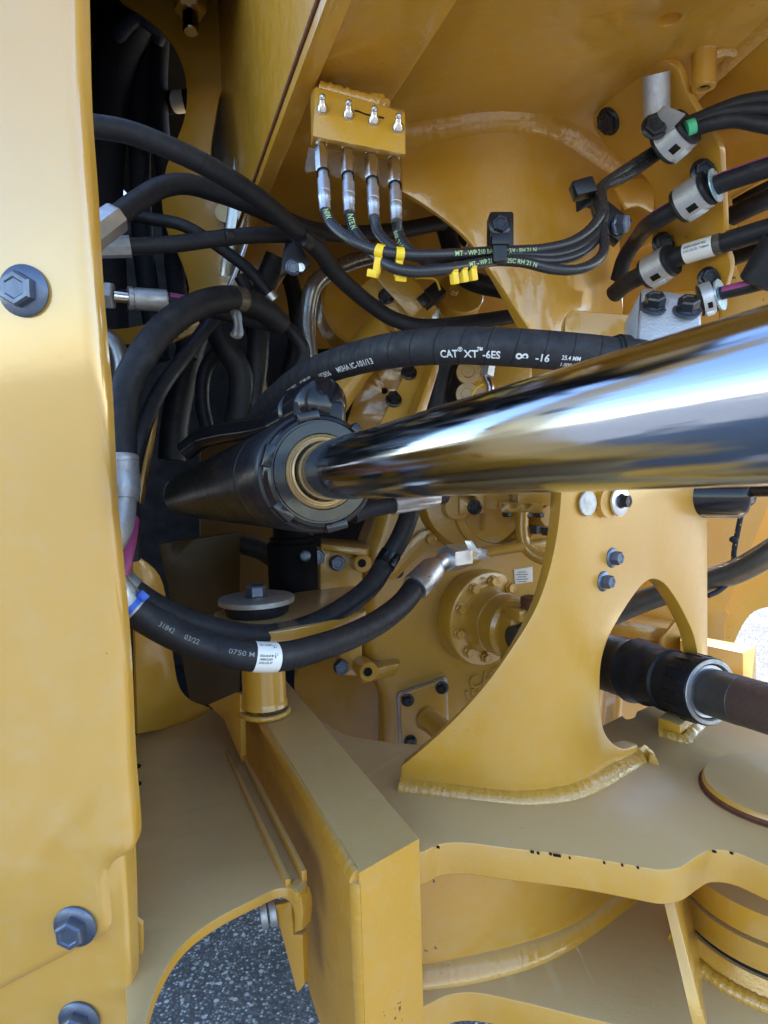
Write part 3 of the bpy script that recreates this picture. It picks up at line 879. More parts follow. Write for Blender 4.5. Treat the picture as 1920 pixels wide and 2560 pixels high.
# side wall running back from the panel, added unseen sky blockers and a black backdrop
w0, w1 = P(190, 1400, .64), P(330, 1400, 2.3)
wdv = (w1 - w0)
box('side_wall', V(((w0.x + w1.x) / 2 - .03, (w0.y + w1.y) / 2, .80)), wdv / 2, V((.006, 0, 0)), V((0, 0, .36)), 'yellow', hd, bev=0)
wm = w0.lerp(w1, .15)
box('side_wall', V(((wm.x + w1.x) / 2 - .03, (wm.y + w1.y) / 2, 1.66)), (w1 - wm) / 2, V((.006, 0, 0)), V((0, 0, .498)), 'bay_dark', hd, bev=0)  # upper wall coloured black so the bay stays in shade
box('sky_blocker_top', V((-.42, 1.75, 2.16)), V((.40, 0, 0)), V((0, .78, 0)), V((0, 0, .01)), 'bay_dark', hd, bev=0)  # added out of view to keep sky light out of the bay
box('sky_blocker_front', V((-.27, 1.0, CAM.z + .805)), V((.20, 0, 0)), V((0, .008, 0)), V((0, 0, .105)), 'yellow', hd, bev=0)  # made-up unseen plate cutting sky light on the bulkhead
box('bay_backdrop', V((-.3, 2.75, 1.2)), V((.95, 0, 0)), V((0, .01, 0)), V((0, 0, 1.1)), 'bay_dark', hd, bev=0)  # black sheet added behind the bay as its darkness
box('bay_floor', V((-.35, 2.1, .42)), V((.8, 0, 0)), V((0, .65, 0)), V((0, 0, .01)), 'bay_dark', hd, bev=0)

bh = thing('bulkhead_plate', P(500, 700, 1.27), 'shaded yellow bulkhead plate with large cut openings above the hoses', 'bulkhead')
bp = fplane(450, 300, 1.27, .05)
sheet('plate', [(90, -90, 1), (760, -90, 1), (760, 600, 1), (660, 760), (560, 800), (420, 860, 1), (90, 860, 1)], bp, .010, 'yellow', bh, bevel=.0015, step=.02,
      holes=[[(250, -70), (300, 0), (347, 31), (417, 93), (455, 162), (467, 231), (461, 293), (444, 343), (415, 420), (404, 500), (418, 580), (455, 660), (470, 740), (400, 800), (180, 800), (110, 400), (110, -60)],
             [(650, 145), (610, 165), (590, 181), (555, 224), (538, 301), (527, 382), (535, 440), (600, 470), (680, 400), (690, 250)]])
# stud and nut under the top edge
n_ = lathe('nut', P(474, -4, 1.17), V((.05, -.1, -1)), [(0, .028), (.022, .028), (.026, .024)], 'yellow', bh, 6, .4)
lathe('stud', P(474, 10, 1.165), V((.03, -.15, -1)), [(0, .0135)] + [(0.004 * k + (.002 if k % 1 else 0), .0135 if k % 2 else .0125) for k in range(1, 12)] + [(.049, .0135), (.051, .011)], 'nickel', bh, 24)
lathe('plug', P(563, 532, 1.255), V((0, -1, 0)), [(0, .019), (.004, .018), (.005, .012)], 'beige', bh, 24)
gs = thing('grey_strip', P(560, 640, 1.2), 'dull grey metal strip standing behind the crossing hoses', 'strip')
hexa('strip', [P(612, 160, 1.16), P(668, 120, 1.16), P(568, 690, 1.16), P(548, 690, 1.16), P(640, 160, 1.22), P(690, 120, 1.22), P(600, 690, 1.22), P(570, 690, 1.22)], 'grey_strip', gs, bev=.001)
tube('edge_rod', [P(660, 470, 1.15), P(604, 640, 1.15), P(572, 720, 1.15)], .004, 'zinc', gs, n=10)

# belly guard plate at the lower left with its hanging hook bracket
bgd = thing('guard_plate', hitz(500, 2250, -.50) + V((0, 0, -.1)), 'dull yellow bottom guard plate with curved cut edge above the asphalt', 'guard plate')
GZ = -.50
gpl = zplane(GZ)
sheet('plate', [(330, 1838, 1), (480, 1800), (530, 1772), (552, 1768), (574, 1790), (600, 1870), (640, 1960), (772, 2214, .02), (744, 2232), (717, 2221), (690, 2223), (640, 2246), (540, 2298), (463, 2356), (405, 2441), (372, 2530), (350, 2680, 1), (320, 2680, 1), (290, 1838, 1)], gpl, .013, 'yellow_plate', bgd, bevel=.002, step=.012)
la, lb = hitz(598, 1880, GZ), hitz(762, 2205, GZ)
for k, h in ((0, .012), (1, .007)):
    ld = (lb - la); lw = V((ld.y, -ld.x, 0)).normalized()
    box('lip', la.lerp(lb, .5) - lw * .020 * k * (1 if lw.x > 0 else -1) + V((0, 0, h / 2)), ld / 2, lw * .0035, V((0, 0, h / 2 + .002)), 'yellow', bgd, bev=.0015)
hk = fplane(730, 2300, .80, -.55)
sheet('folded_lip', [(640, 2243, 1), (690, 2221), (717, 2218), (744, 2231), (757, 2268), (754, 2326, 1), (736, 2333, 1), (736, 2292), (728, 2262), (712, 2248), (690, 2248), (640, 2272, 1)], hk, .02, 'yellow', bgd, bevel=.0015)
sheet('hook_bracket', [(684, 2264, 1), (728, 2254, 1), (733, 2338, 1), (756, 2336, 1), (761, 2462, 1), (742, 2484, 1)], fplane(730, 2350, .825, -.45), .012, 'yellow', bgd, bevel=.0015)
for k in (0, 1):
    lathe('clamp_nut', P(652 + 22 * k, 2286 - 4 * k, .84), V((.9, .2, .08)), [(0, .016), (.001, .0165), (.008, .0165), (.009, .015)], 'zinc_dull', bgd, 28)
# slotted upright at the back of the guard and the brighter wedge beside the post
up2 = fplane(420, 1650, 1.30, 1.5)
sheet('upright', [(332, 1380, 1), (400, 1440), (430, 1620), (450, 1720), (480, 1752), (530, 1775), (500, 1800), (345, 1835, 1)], up2, .008, 'yellow', bgd, bevel=.001, step=.02)
wg = Plane(P(590, 1800, 1.14), V((-.75, -.65, .05)))
sheet('wedge_gusset', [(520, 1762, 1), (592, 1730, .01), (600, 1735, 1), (604, 1905, 1), (560, 1800, 1)], wg, .010, 'yellow', bgd, bevel=.001)
for y in (1918, 1962):
    q = hitz(334, y, GZ)
    lathe('slot', q + V((0, 0, .0002)), (0, 0, 1), [(0, .012), (.0006, .012)], 'ink_black', bgd, 20)
# yellow brackets deep in the bay, their shade painted in as brown
bk = thing('cylinder_bracket', P(450, 1500, 1.5), 'yellow bracket plates, shade painted in, below the cylinder barrel', 'bracket')
sheet('plate', [(400, 1360, 1), (600, 1330, 1), (600, 1640, 1), (600, 1745, 1), (480, 1770, 1), (440, 1560)], fplane(470, 1500, 1.62, .5), .012, 'shade_brown', bk, bevel=.0015, step=.02)
sheet('plate', [(500, 1100, 1), (760, 1080, 1), (800, 1560, 1), (500, 1640, 1)], fplane(600, 1400, 2.35, .3), .012, 'shade_brown', bk, bevel=.0015, step=.03)
hexa('rail', [P(372, 1010, 1.2), P(392, 1010, 1.2), P(350, 1260, 1.16), P(336, 1260, 1.16), P(372, 1010, 1.26), P(402, 1010, 1.26), P(360, 1260, 1.22), P(336, 1260, 1.22)], 'yellow', bk, bev=.002)

# bay contents: black sleeves seen through the opening
def sleeve_loom(pts, r, label, mat='fabric'):
    o = tube('cable_loom', [P(*q) for q in pts], r, mat, n=20)
    return tag(o, label, 'cable loom', 'dark looms inside the engine bay')
sleeve_loom([(330, 60, 1.42), (290, 150, 1.42), (265, 260, 1.42), (255, 380, 1.42), (250, 520, 1.42), (260, 700, 1.42), (270, 980, 1.42)], .046, 'thick black fabric-sleeved loom hanging behind the bulkhead opening')
sleeve_loom([(370, 70, 1.45), (360, 160, 1.45), (350, 280, 1.45), (350, 420, 1.45), (360, 640, 1.44), (400, 900, 1.44)], .022, 'slim black loom beside the thick sleeve in the bay opening')
sleeve_loom([(400, 90, 1.45), (395, 200, 1.45), (400, 330, 1.45), (420, 470, 1.45), (440, 700, 1.44), (470, 900, 1.44)], .020, 'slim black loom nearest the rim of the bay opening')
st_ = tube('strap', [P(292, 95, 1.38), P(320, 60, 1.36), P(345, 45, 1.36), (P(375, 60, 1.37)), P(398, 85, 1.39), P(392, 105, 1.40)], .014, 'sleeve_blue', n=10)
tag(st_, 'dark blue strap tied round the looms at the bay opening', 'strap')
tag(tube('bay_tube', [P(180, 10, 1.55), P(260, 50, 1.55), P(330, 85, 1.55)], .030, 'sleeve_blue', n=20), 'blue-black tube slanting across the top of the bay opening', 'pipe')
bc = box('bay_box', P(235, 160, 1.6), V((.04, 0, 0)), V((0, .05, 0)), V((0, 0, .045)), 'sleeve_blue', None, bev=.006)
tag(bc, 'small dark blue box deep inside the bay opening', 'box')
lb_ = thing('bay_hose', P(445, 280, 1.4), 'black hose with a white printed tag behind the bay opening rim', 'hose')
pth = Path([P(395, 262, 1.5), P(440, 255, 1.46), P(490, 250, 1.46)])
tube('hose_body', pth, .022, 'rubber', lb_)
sleeve('tag_band', pth, pth.near(438, 255), pth.near(464, 252), .0225, 'white_label', lb_)

# ================================================================== BEARING PAD WITH BIG WASHER
bm_ = thing('rubber_mount', P(640, 1560, 1.12), 'round rubber mount under a thick grey washer and hex bolt', 'mount')
mc = P(641, 1492, 1.12)
lathe('washer', mc + V((0, 0, 0)), (0, 0, 1), [(-.0095, .060), (-.0085, .0618), (-.001, .0618), (0, .0605), (0, .01)], 'zinc_dull', bm_, 56)
lathe('rubber_pad', mc + V((0, 0, -.0094)), (0, 0, 1), [(-.020, .047), (-.016, .051), (-.003, .053), (0, .050)], 'rubber', bm_, 48)
bolt(mc, (0, 0, 1), .0185, 'blue_bolt', bm_, rh=.0150, h=.020, ft=.002)
arm = thing('mount_arm', P(660, 1690, 1.12), 'yellow support arm and stub carrying the rubber mount', 'bracket')
ap = Plane(mc + V((0, 0, -.0290)), (0, 0, 1), (0, 1, 0))
sheet('arm_plate', [(535, 1532), (560, 1522), (640, 1500), (760, 1478), (905, 1462, 1), (915, 1525, 1), (790, 1560), (660, 1580), (560, 1560)], ap, .026, 'yellow', arm, bevel=.002)
stb = V((P(655, 1690, 1.12).x, mc.y + .005, mc.z - .054))
lathe('stub', stb, (0, 0, -1), [(0, .036), (.12, .036), (.125, .037), (.13, .039)], 'yellow', arm, 36)
weld([V((stb.x + .039 * math.cos(t), stb.y + .039 * math.sin(t), CAM.z + ZT + .004)) for t in [3.0 + .35 * k for k in range(11)]], .0045, arm, mat='yellow')

# ================================================================== TRANSMISSION
tr = thing('transmission', P(1180, 1850, 1.5), 'cast yellow transmission housing with bolted output flange and cover plate', 'transmission')
tp = fplane(1150, 1600, 1.50, .06)
sheet('case', [(905, 1500, 1), (900, 1400, .02), (930, 1320), (950, 1240), (1000, 1150), (1080, 1080, 1), (1460, 1080, 1), (1460, 1980, 1), (950, 1980, 1), (945, 1740), (920, 1690), (903, 1640)], tp, .36, 'yellow_cast', tr, bevel=.035, bseg=6, step=.02)
tpn = tp.n
def tq(px, py, w=0.0): return hit(px, py, tp.o, tp.n) + tpn * w
# side bracket with three blue bolts
sheet('side_bracket', [(800, 1372, 1), (905, 1385, .01), (908, 1470, 1), (905, 1690, 1), (860, 1690, 1), (840, 1600, 1), (800, 1540, 1)], fplane(850, 1450, 1.44, .3), .05, 'yellow_cast', tr, bevel=.004)
hexa('bracket_cap', [P(802, 1360, 1.40), P(918, 1372, 1.40), P(918, 1392, 1.40), P(802, 1374, 1.40), P(802, 1345, 1.55), P(930, 1352, 1.55), P(930, 1380, 1.55), P(802, 1365, 1.55)], 'yellow_cast', tr, bev=.003)
for x, y in ((791, 1391), (842, 1407), (852, 1666)):
    bolt(P(x, y, 1.40), V((.25, -1, .05)), .0165, 'blue_bolt', tr, rh=.0145, h=.018)
for x, y, r in ((907, 1408, .009), (922, 1680, .0095)):
    lg_ = lathe('lug', P(x, y, 1.42), V((.35, -1, 0)), [(-.05, r * 2.2), (0, r * 2.2), (.002, r * 2.0)], 'yellow_cast', tr, 28)
    lathe('lug_bore', P(x - 2, y, 1.415), V((.35, -1, 0)), [(0, r), (.0008, r)], 'ink_black', lg_, 20)
hexa('shelf', [tq(905, 1660, .05), tq(1000, 1652, .02), tq(990, 1690, 0), tq(905, 1700, .03), tq(905, 1650, -.02), tq(1000, 1640, -.02), tq(990, 1690, -.02), tq(905, 1700, -.02)], 'yellow_cast', tr, bev=.006)
# upper bosses, strap and blocks
lathe('round_boss', tq(1180, 1240, -.02), tpn, [(0, .125), (.05, .118), (.062, .108), (.064, .05)], 'yellow_cast', tr, 56)
lathe('ring_boss', tq(1235, 1265, 0), tpn, [(0, .100), (.045, .098), (.05, .094), (.05, .078), (.03, .074), (.03, .02)], 'yellow_cast', tr, 56)
hexa('rib', [tq(1188, 1280, .09), tq(1200, 1280, .09), tq(1198, 1352, .01), tq(1190, 1352, .01), tq(1188, 1280, 0), tq(1200, 1280, 0), tq(1198, 1352, 0), tq(1190, 1352, 0)], 'yellow_cast', tr, bev=.002)
sheet('strap', [(958, 1432, .008), (1052, 1330), (1078, 1328), (1084, 1352), (1060, 1378), (985, 1452, .008)], Plane(tq(1020, 1390, .045), tpn), .02, 'yellow_cast', tr, bevel=.002)
bolt(tq(1070, 1342, .046), tpn, .0125, 'yellow_cast', tr, rh=.010, h=.012)
bolt(tq(990, 1424, .03), tpn, .014, 'black_bolt', tr, rh=.010, h=.01)
sheet('port_block', [(1148, 1236, 1), (1210, 1236, 1), (1210, 1284, 1), (1148, 1286, 1)], Plane(tq(1180, 1260, .09), tpn), .09, 'yellow_cast', tr, bevel=.003)
bolt(tq(1166, 1261, .091), tpn, .0155, 'black_bolt', tr, rh=.011, h=.010)
lathe('port_boss', tq(1128, 1262, .07), tpn, [(-.09, .030), (0, .028), (.004, .024)], 'yellow_cast', tr, 30)
fb = sheet('pipe_flange', [(1253, 1258, 1), (1358, 1258, 1), (1358, 1284, 1), (1253, 1282, 1)], Plane(tq(1300, 1270, .12), tpn + V((-.15, 0, 0))), .06, 'yellow_cast', tr, bevel=.002)
hexa('pipe_cap', [tq(1262, 1225, .11), tq(1345, 1225, .11), tq(1345, 1256, .11), tq(1262, 1256, .11), tq(1262, 1225, .04), tq(1345, 1225, .04), tq(1345, 1256, .04), tq(1262, 1256, .04)], 'yellow_cast', tr, bev=.003)
for x, y in ((1268, 1285), (1318, 1287), (1347, 1286)):
    lathe('bolt', P(x, y - 3, 1.36), V((0, 0, -1)), [(0, .011), (.006, .011), (.008, .009)], 'black_bolt', tr, 6)
lathe('elbow_boss', P(1372, 1290, 1.40), V((.3, -1, 0)), [(-.05, .026), (0, .026), (.006, .022)], 'yellow_cast', tr, 28)
for x, y in ((1338, 1318), (1366, 1322)):
    lathe('bolt', P(x, y - 4, 1.36), V((0, 0, -1)), [(0, .012), (.014, .012), (.016, .010)], 'black_bolt', tr, 6)
tube('looped_pipe', [P(1306, 1280, 1.36), P(1305, 1325, 1.36), P(1312, 1362, 1.36), P(1338, 1388, 1.355), P(1366, 1398, 1.35), P(1410, 1400, 1.34)], .0130, 'yellow_cast', tr, n=24)
pth = Path([P(1170, 1388, 1.33), P(1230, 1378, 1.34), P(1320, 1364, 1.36), P(1420, 1348, 1.40)])
tube('straight_pipe', pth, .0105, 'yellow_cast', tr, n=24)
# output flange and yoke
fx = (tpn + V((.52, 0, -.05))).normalized()
fc = tq(1206, 1542, .0)
fl = lathe('output_flange', fc, fx, [(-.02, .106), (.012, .106), (.020, .102), (.022, .096), (.022, .074), (.028, .069), (.046, .066), (.064, .066), (.066, .0625), (.069, .0625), (.071, .066), (.105, .065), (.112, .058), (.112, .02)], 'yellow_cast', tr, 64)
fu, fw_, _ = basis(fx)
for k in range(10):
    t = 2 * math.pi * (k + .35) / 10
    bolt(fc + fx * .024 + (fu * math.cos(t) + fw_ * math.sin(t)) * .085, fx, .0125, 'yellow_cast', fl, rh=.0098, h=.011)
dk = fc + fx * .0245 + V((0, 0, .083)) + V((.012, .0, 0))
lathe('dowel_hole', dk, fx, [(0, .0045), (.0008, .0045)], 'ink_black', fl, 16)
fr = (V((0, 0, 1)).cross(fx)).normalized(); fup = fx.cross(fr)
flat_text('stamped_mark', '000-', fc + fx * .0247 + fup * .090 - fr * .026, fr, fup, .009, 'rust', fl)
flat_text('stamped_mark', '5625', fc + fx * .0247 + fup * .079 - fr * .024, fr, fup, .009, 'rust', fl)
flat_text('stamped_mark', '061', fc + fx * .0247 + fup * .086 + fr * .016, fr, fup, .009, 'rust', fl)
flat_text('stamped_mark', '5 2', fc + fx * .0247 + fup * .076 + fr * .018, fr, fup, .009, 'rust', fl)
yk = fc + fx * .105
for s_ in (1, -1):
    c0 = yk + fup * (.046 * s_)
    ear = hexa('yoke_ear', [c0 - fr * .040 - fup * .016, c0 + fr * .040 - fup * .016, c0 + fr * .036 + fup * .018, c0 - fr * .036 + fup * .018] + [q + fx * .085 + fr * .03 for q in (c0 - fr * .040 - fup * .014, c0 + fr * .040 - fup * .014, c0 + fr * .036 + fup * .016, c0 - fr * .036 + fup * .016)], 'yellow_cast', tr, bev=.005)
    lathe('ear_bore', c0 + fx * .06 + fr * (-.022), -fr + fx * .1, [(0, .019), (.006, .019), (.006, .013), (.002, .012)], 'rust', ear, 24)
    box('ear_clamp', c0 + fx * .045 - fr * .03, fx * .022, fup * .012, fr * .016, 'yellow_cast', ear, bev=.004)
box('yoke_web', yk + fx * .02, fr * .045, fup * .045, fx * .02, 'yellow_cast', tr, bev=.008)
lathe('bearing_cup', yk + fx * .05 - fr * .05, fr, [(0, .02), (.002, .024), (.10, .024), (.102, .02)], 'dark_tube', tr, 24)
lathe('bearing_cup', yk + fx * .05 - fup * .075, fup, [(0, .02), (.002, .022), (.15, .022), (.152, .02)], 'rust', tr, 24)
# cover plate with stub
cv = Plane(tq(1060, 1780, .022), tpn)
sheet('cover_gasket', [(992, 1735, .01), (1118, 1690, .012), (1124, 1880, 1), (1000, 1880, 1)], Plane(tq(1060, 1780, .010), tpn), .014, 'zinc_dull', tr, bevel=.001)
co_ = sheet('cover_plate', [(1000, 1738, .012), (1115, 1697, .012), (1120, 1870, 1), (1005, 1870, 1)], cv, .012, 'yellow_cast', tr, bevel=.002)
for x, y in ((1019, 1750), (1105, 1719), (1026, 1853)):
    bolt(hit(x, y, cv.o, cv.n), tpn, .0145, 'black_bolt', co_, rh=.009, h=.009)
lathe('cover_stub', hit(1075, 1800, cv.o, cv.n), (tpn + V((.75, 0, -.45))), [(-.01, .030), (.008, .026), (.10, .024)], 'yellow_cast', co_, 30)
pr_ = V((0, 0, 1)).cross(tpn).normalized()
pu_ = tpn.cross(pr_)
flat_text('cast_lettering', 'CAT', tq(1176, 1724, .0), (pr_ + pu_ * .35).normalized(), (pu_ - pr_ * .2).normalized(), .040, 'yellow_cast', tr, bold=.015, depth=.004)
flat_text('cast_lettering', '®', tq(1214, 1712, .0), (pr_ + pu_ * .35).normalized(), (pu_ - pr_ * .2).normalized(), .032, 'yellow_cast', tr, bold=.015, depth=.004)
flat_text('cast_lettering', '158-', tq(1162, 1756, .0), (pr_ + pu_ * .35).normalized(), (pu_ - pr_ * .2).normalized(), .034, 'yellow_cast', tr, bold=.015, depth=.004)
idp = sheet('rating_plate', [(1285, 1424, 1), (1331, 1417, 1), (1332, 1454, 1), (1287, 1461, 1)], Plane(tq(1308, 1440, .003), tpn), .001, 'white_label', tr, bevel=.0002)
for k in range(5):
    a = tq(1291, 1430 + k * 6, .0035)
    box('print_line', a + pr_ * .012, pr_ * (.009 + .004 * (k % 2)), pu_ * .0009, tpn * .0002, 'ink_grey', idp, bev=0)
sheet('lower_guard', [(735, 1600, 1), (960, 1600, 1), (960, 1980, 1), (735, 1980, 1)], fplane(840, 1800, 1.64, -.35), .02, 'yellow_cast', tr, bevel=.002, step=.05)
# hose from the hydraulic block under the rod, ends beside the gearbox

# ================================================================== STEERING CYLINDER
cax = ray(280, 1267).normalized()                       # barrel end lies this way
def axis_at(px, py, r): return None
def cyl_r(slope_t, slope_b, base_pt):
    """radius of the cylinder whose outline runs along two image lines through the axis' vanishing point"""
    t1 = ray(280 + 1000, 1267 + 1000 * slope_t); t2 = ray(280 + 1000, 1267 + 1000 * slope_b)
    n1 = cax.cross(t1).normalized(); n2 = cax.cross(t2).normalized()
    al = n1.angle(n2) / 2
    mid = (n1 + n2).normalized()
    D = ((base_pt - CAM) - cax * (base_pt - CAM).dot(cax)).length
    return D * math.sin(al), mid
# centre line of the rod in the picture -> bisecting plane
t1 = ray(1280, 1267 - 309); t2 = ray(1280, 1267 - 32)
n1 = cax.cross(t1).normalized(); n2 = cax.cross(t2).normalized()
mid = (n1 + n2).normalized()
# gland face centre: on that plane, at column 815
def on_axis(px, d):
    lo, hi = 600.0, 1600.0
    for _ in range(60):
        m_ = (lo + hi) / 2
        if (ray(px, m_).dot(mid) > 0) == (ray(px, lo).dot(mid) > 0): lo = m_
        else: hi = m_
    return P(px, lo, d)
gl = on_axis(806, 0.72)
al = n1.angle(n2) / 2
Dl = ((gl - CAM) - cax * (gl - CAM).dot(cax)).length
RR = Dl * math.sin(al)
m1 = cax.cross(ray(1280, 1267 - 500)).normalized(); m2 = cax.cross(ray(1280, 1267 + 138)).normalized()
RB = Dl * math.sin(m1.angle(m2) / 2)
print('ROD r', RR, 'BARREL r', RB, 'gland', gl, 'D', Dl)
scy = thing('steering_cylinder', gl + cax * .3 - V((0, 0, .09)), 'black steering cylinder with polished chrome rod reaching out of the bay', 'hydraulic cylinder')
fo = -cax                                                # rod direction
# rod, built about its own axis so the drawn grain runs along it
n_ = 128
rv, rf_ = [], []
RL = 0.85
for h, r in ((-.25, RR), (RL - .004, RR), (RL, RR - .004)):
    for i in range(n_):
        t = 2 * math.pi * i / n_
        rv.append((r * math.cos(t), r * math.sin(t), h))
for k in range(2):
    for i in range(n_):
        rf_.append((k * n_ + i, k * n_ + (i + 1) % n_, (k + 1) * n_ + (i + 1) % n_, (k + 1) * n_ + i))
rf_ += [tuple(range(n_)), tuple(range(2 * n_, 3 * n_))]
me = bpy.data.meshes.new('chrome_rod'); me.from_pydata(rv, [], rf_); me.shade_smooth(); me.set_sharp_from_angle(angle=rad(40)); me.materials.append(MATS['chrome'])
rod = bpy.data.objects.new('chrome_rod', me); COL.objects.link(rod); rod.parent = scy
rod.location = gl - scy.location
rod.rotation_euler = fo.to_track_quat('Z', 'Y').to_euler()
k = RB / .077
RG = RB * .93
br = lathe('barrel', gl, cax, [(.020, RB * .86), (.022, RB * .97), (.026, RB), (.16, RB), (.161, RB * .985), (.165, RB * .985), (.166, RB), (1.0, RB), (1.001, RB * .96), (1.45, RB * .96), (1.50, RB * .8)], 'black_paint', scy, 96)
gd = lathe('gland', gl, cax, [(.0215, RB * .9), (.016, RG), (.006, RG), (.004, RG * .985), (.0, RG * .95), (-.001, RG * .90), (.001, RG * .89), (.001, RG * .86), (-.002, RG * .85), (-.002, RR * 1.36), (.0, RR * 1.34), (.004, RR * 1.33), (.004, RR)], 'black_gloss', scy, 96, cap=False)
lathe('wiper_seal', gl, cax, [(.003, RR * 1.34), (-.005, RR * 1.31), (-.007, RR * 1.27), (-.0055, RR * 1.22), (-.003, RR * 1.20), (-.003, RR * 1.17), (-.006, RR * 1.14), (-.007, RR * 1.08), (-.003, RR * 1.02), (.01, RR * 1.005)], 'wiper', scy, 96, cap=False)
# notches of the gland ring (spanner lugs)
gu, gw, _ = basis(cax)
for k in range(6):
    t = 2 * math.pi * (k + .3) / 6
    dr = gu * math.cos(t) + gw * math.sin(t); tg = cax.cross(dr)
    box('spanner_lug', gl + dr * RG * .97 + cax * .004, tg * .012, dr * .0048, cax * .008, 'black_gloss', gd, bev=.0015)
flat_text('stamped_number', 'LMXLJ', gl + gu * 0 + cax * (-.0025) + (-RT) * RG * .87 + UP * .0, -UP * 1, RT * .4 - FW * .3, .008, 'ink_grey', gd) if False else None
# port elbow on top of the barrel with glossy cap
pc0 = P(735, 1040, .82); pc1 = P(842, 988, .745)
pax = (pc1 - pc0).normalized()
lathe('port_cap', pc0, pax, [(-.03, .024), (.0, .026), (.012, .026), (.013, .030), (.020, .030), (.022, .0285), (.05, .030), (.064, .030), (.075, .026), (.082, .017), (.084, .005)], 'black_gloss', scy, 48)
box('port_pad', P(800, 1045, .775), RT * .028, UP * .016, FW * .022, 'black_paint', scy, bev=.004)
bp_ = Path([P(462, 1128, 1.05), P(500, 1100, 1.04), P(560, 1082, 1.0), P(640, 1070, .93), P(715, 1050, .86), P(745, 1035, .83)])
tube('feed_pipe', bp_, .0155, 'black_gloss', scy, n=24)

# ================================================================== HOSES
def hose(name, label, pts, r, mat='rubber', cat='hose', group=None, n=22):
    pa = Path([P(*q) for q in pts])
    base = min(pa.p, key=lambda q: q.z)
    t_ = thing(name, base, label, cat, group)
    tube('hose_body', pa, r, mat, t_, n=n)
    return t_, pa
def ferrule(t_, pa, d0, d1, r, mat='zinc', hexed=False, name='ferrule'):
    if hexed:
        p0, p1 = pa.at(d0)[0], pa.at(d1)[0]
        ax = (p1 - p0); L = ax.length
        lathe(name, p0, ax, [(0, r * .9), (.001, r), (L - .003, r), (L, r * .92)], mat, t_, 10, .2)
    else:
        L = abs(d1 - d0)
        sleeve(name, pa, d0, d1, r, mat, t_, n=28, steps=10, prof=lambda t: r * (.93 if t < .04 or t > .96 else 1.0) * (1.03 if .28 < t < .34 else 1))
def ring(name, t_, pa, s, w, r, mat, **k): return sleeve(name, pa, s - w / 2, s + w / 2, r, mat, t_, **k)

# printed one-inch hose above the rod
h16, p16 = hose('printed_hose', 'thick black spiral-wrapped hose with white printed lettering above the chrome rod', [(640, 1065, 1.03), (672, 1017, .99), (700, 990, .96), (739, 958, .92), (799, 926, .86), (879, 899, .80), (958, 880, .755), (1038, 869, .725), (1157, 864, .70), (1300, 870, .685), (1450, 882, .685), (1555, 893, .69), (1620, 898, .695)], .0192, 'rubber_wrap', n=40)
# spiral wrap marks
for i in range(26):
    s0 = .05 + i * .026
    if s0 + .012 > p16.len: break
    vs_, fs_ = [], []
    for k in range(17):
        a = -1.9 + 3.8 * k / 16
        for w in (0, .0007):
            q, t, nn, bb = p16.frame(s0 + (a + 1.9) * .0032 + w)
            vs_.append(q + (nn * math.cos(a) + bb * math.sin(a)) * (.0192 + .00028))
    fs_ = [(2 * k, 2 * k + 2, 2 * k + 3, 2 * k + 1) for k in range(16)]
    obj('wrap_seam', vs_, fs_, 'ink_black', h16)
A16 = -.52
def ptext(s, px, py, size, ang=A16, st=1.0, bold=.012, mat='ink_white'):
    hose_text('printed_text', s, p16, p16.near(px, py), ang, size, .0192, mat, h16, bold, st)
ptext('CAT', 1114, 885, .0112, -.62, .80, .02)
ptext('®', 1156, 885, .0062, -.30)
ptext('XT', 1169, 885, .0110, -.62, .95, .02)
ptext('™', 1197, 885, .0075, -.34, .9)
ptext('-6ES', 1221, 885, .0110, -.62, .85, .02)
ptext('∞', 1287, 885, .0150, -.66, .85, .02)
ptext('-16', 1331, 885, .0110, -.62, .9, .02)
ptext('25.4 MM', 1389, 885, .0062, -.42, .85, .012)
ptext('1.000 IN', 1389, 885, .0062, -.82, .85, .012)
ptext('ISO18752', 1462, 890, .0066, -.42, 1.2, .012)
ptext('CLASS', 1462, 890, .0066, -.82, 1.2, .012)
ptext('MSHA IC-101/13', 866, 905, .0098, -.55, 1.0, .012)
ptext('1E2836', 819, 920, .0092, -.55, 1.0, .012)
ptext('42.0 MPa WP', 777, 940, .0060, -.30, .9)
ptext('6000 PSI WP', 777, 940, .0060, -.70, .9)
ptext('SAE 100R15', 742, 957, .0062, -.30, .95)
ptext('EN 856 4SH', 742, 957, .0062, -.70, .95)
ptext('XT-6ES -16', 690, 998, .0098, -.50, 1.05)
# block flange with two bolts at the hose end
fbk = thing('hose_flange_block', P(1640, 860, .70), 'grey cast flange block with two dark bolts at the printed hose end', 'hose fitting')
fa = [P(1606, 730, .70), P(1745, 752, .665), P(1760, 930, .645), P(1585, 930, .685)]
fbk_b = [P(1560, 808, .735), P(1606, 730, .735), P(1745, 752, .73), P(1760, 930, .72)]
hexa('block', fa + [P(1604, 720, .745), P(1748, 742, .72), P(1762, 930, .72), P(1562, 930, .745)], 'cast_grey', fbk, bev=.003)
hexa('block_shoulder', [P(1568, 800, .725), P(1600, 735, .712), P(1590, 930, .69), P(1566, 930, .71), P(1560, 812, .75), P(1602, 728, .75), P(1600, 930, .75), P(1560, 930, .75)], 'cast_grey', fbk, bev=.002)
for x, y, d in ((1638, 748, .683), (1722, 757, .664)):
    q = P(x, y, d)
    axb = V((-.10, -.62, .70))
    wz = lathe('washer', q - axb.normalized() * .010, axb, [(0, .0128), (.0007, .0138), (.0025, .0138), (.003, .012)], 'blue_bolt', fbk, 28)
    bolt_g(q - axb.normalized() * .0072, axb, .0112, rh=.0092, h=.012).build('bolt', 'black_bolt', fbk, angle=30)
ring('hose_collar', h16, p16, p16.near(1556, 893), .010, .0225, 'rubber', steps=4)
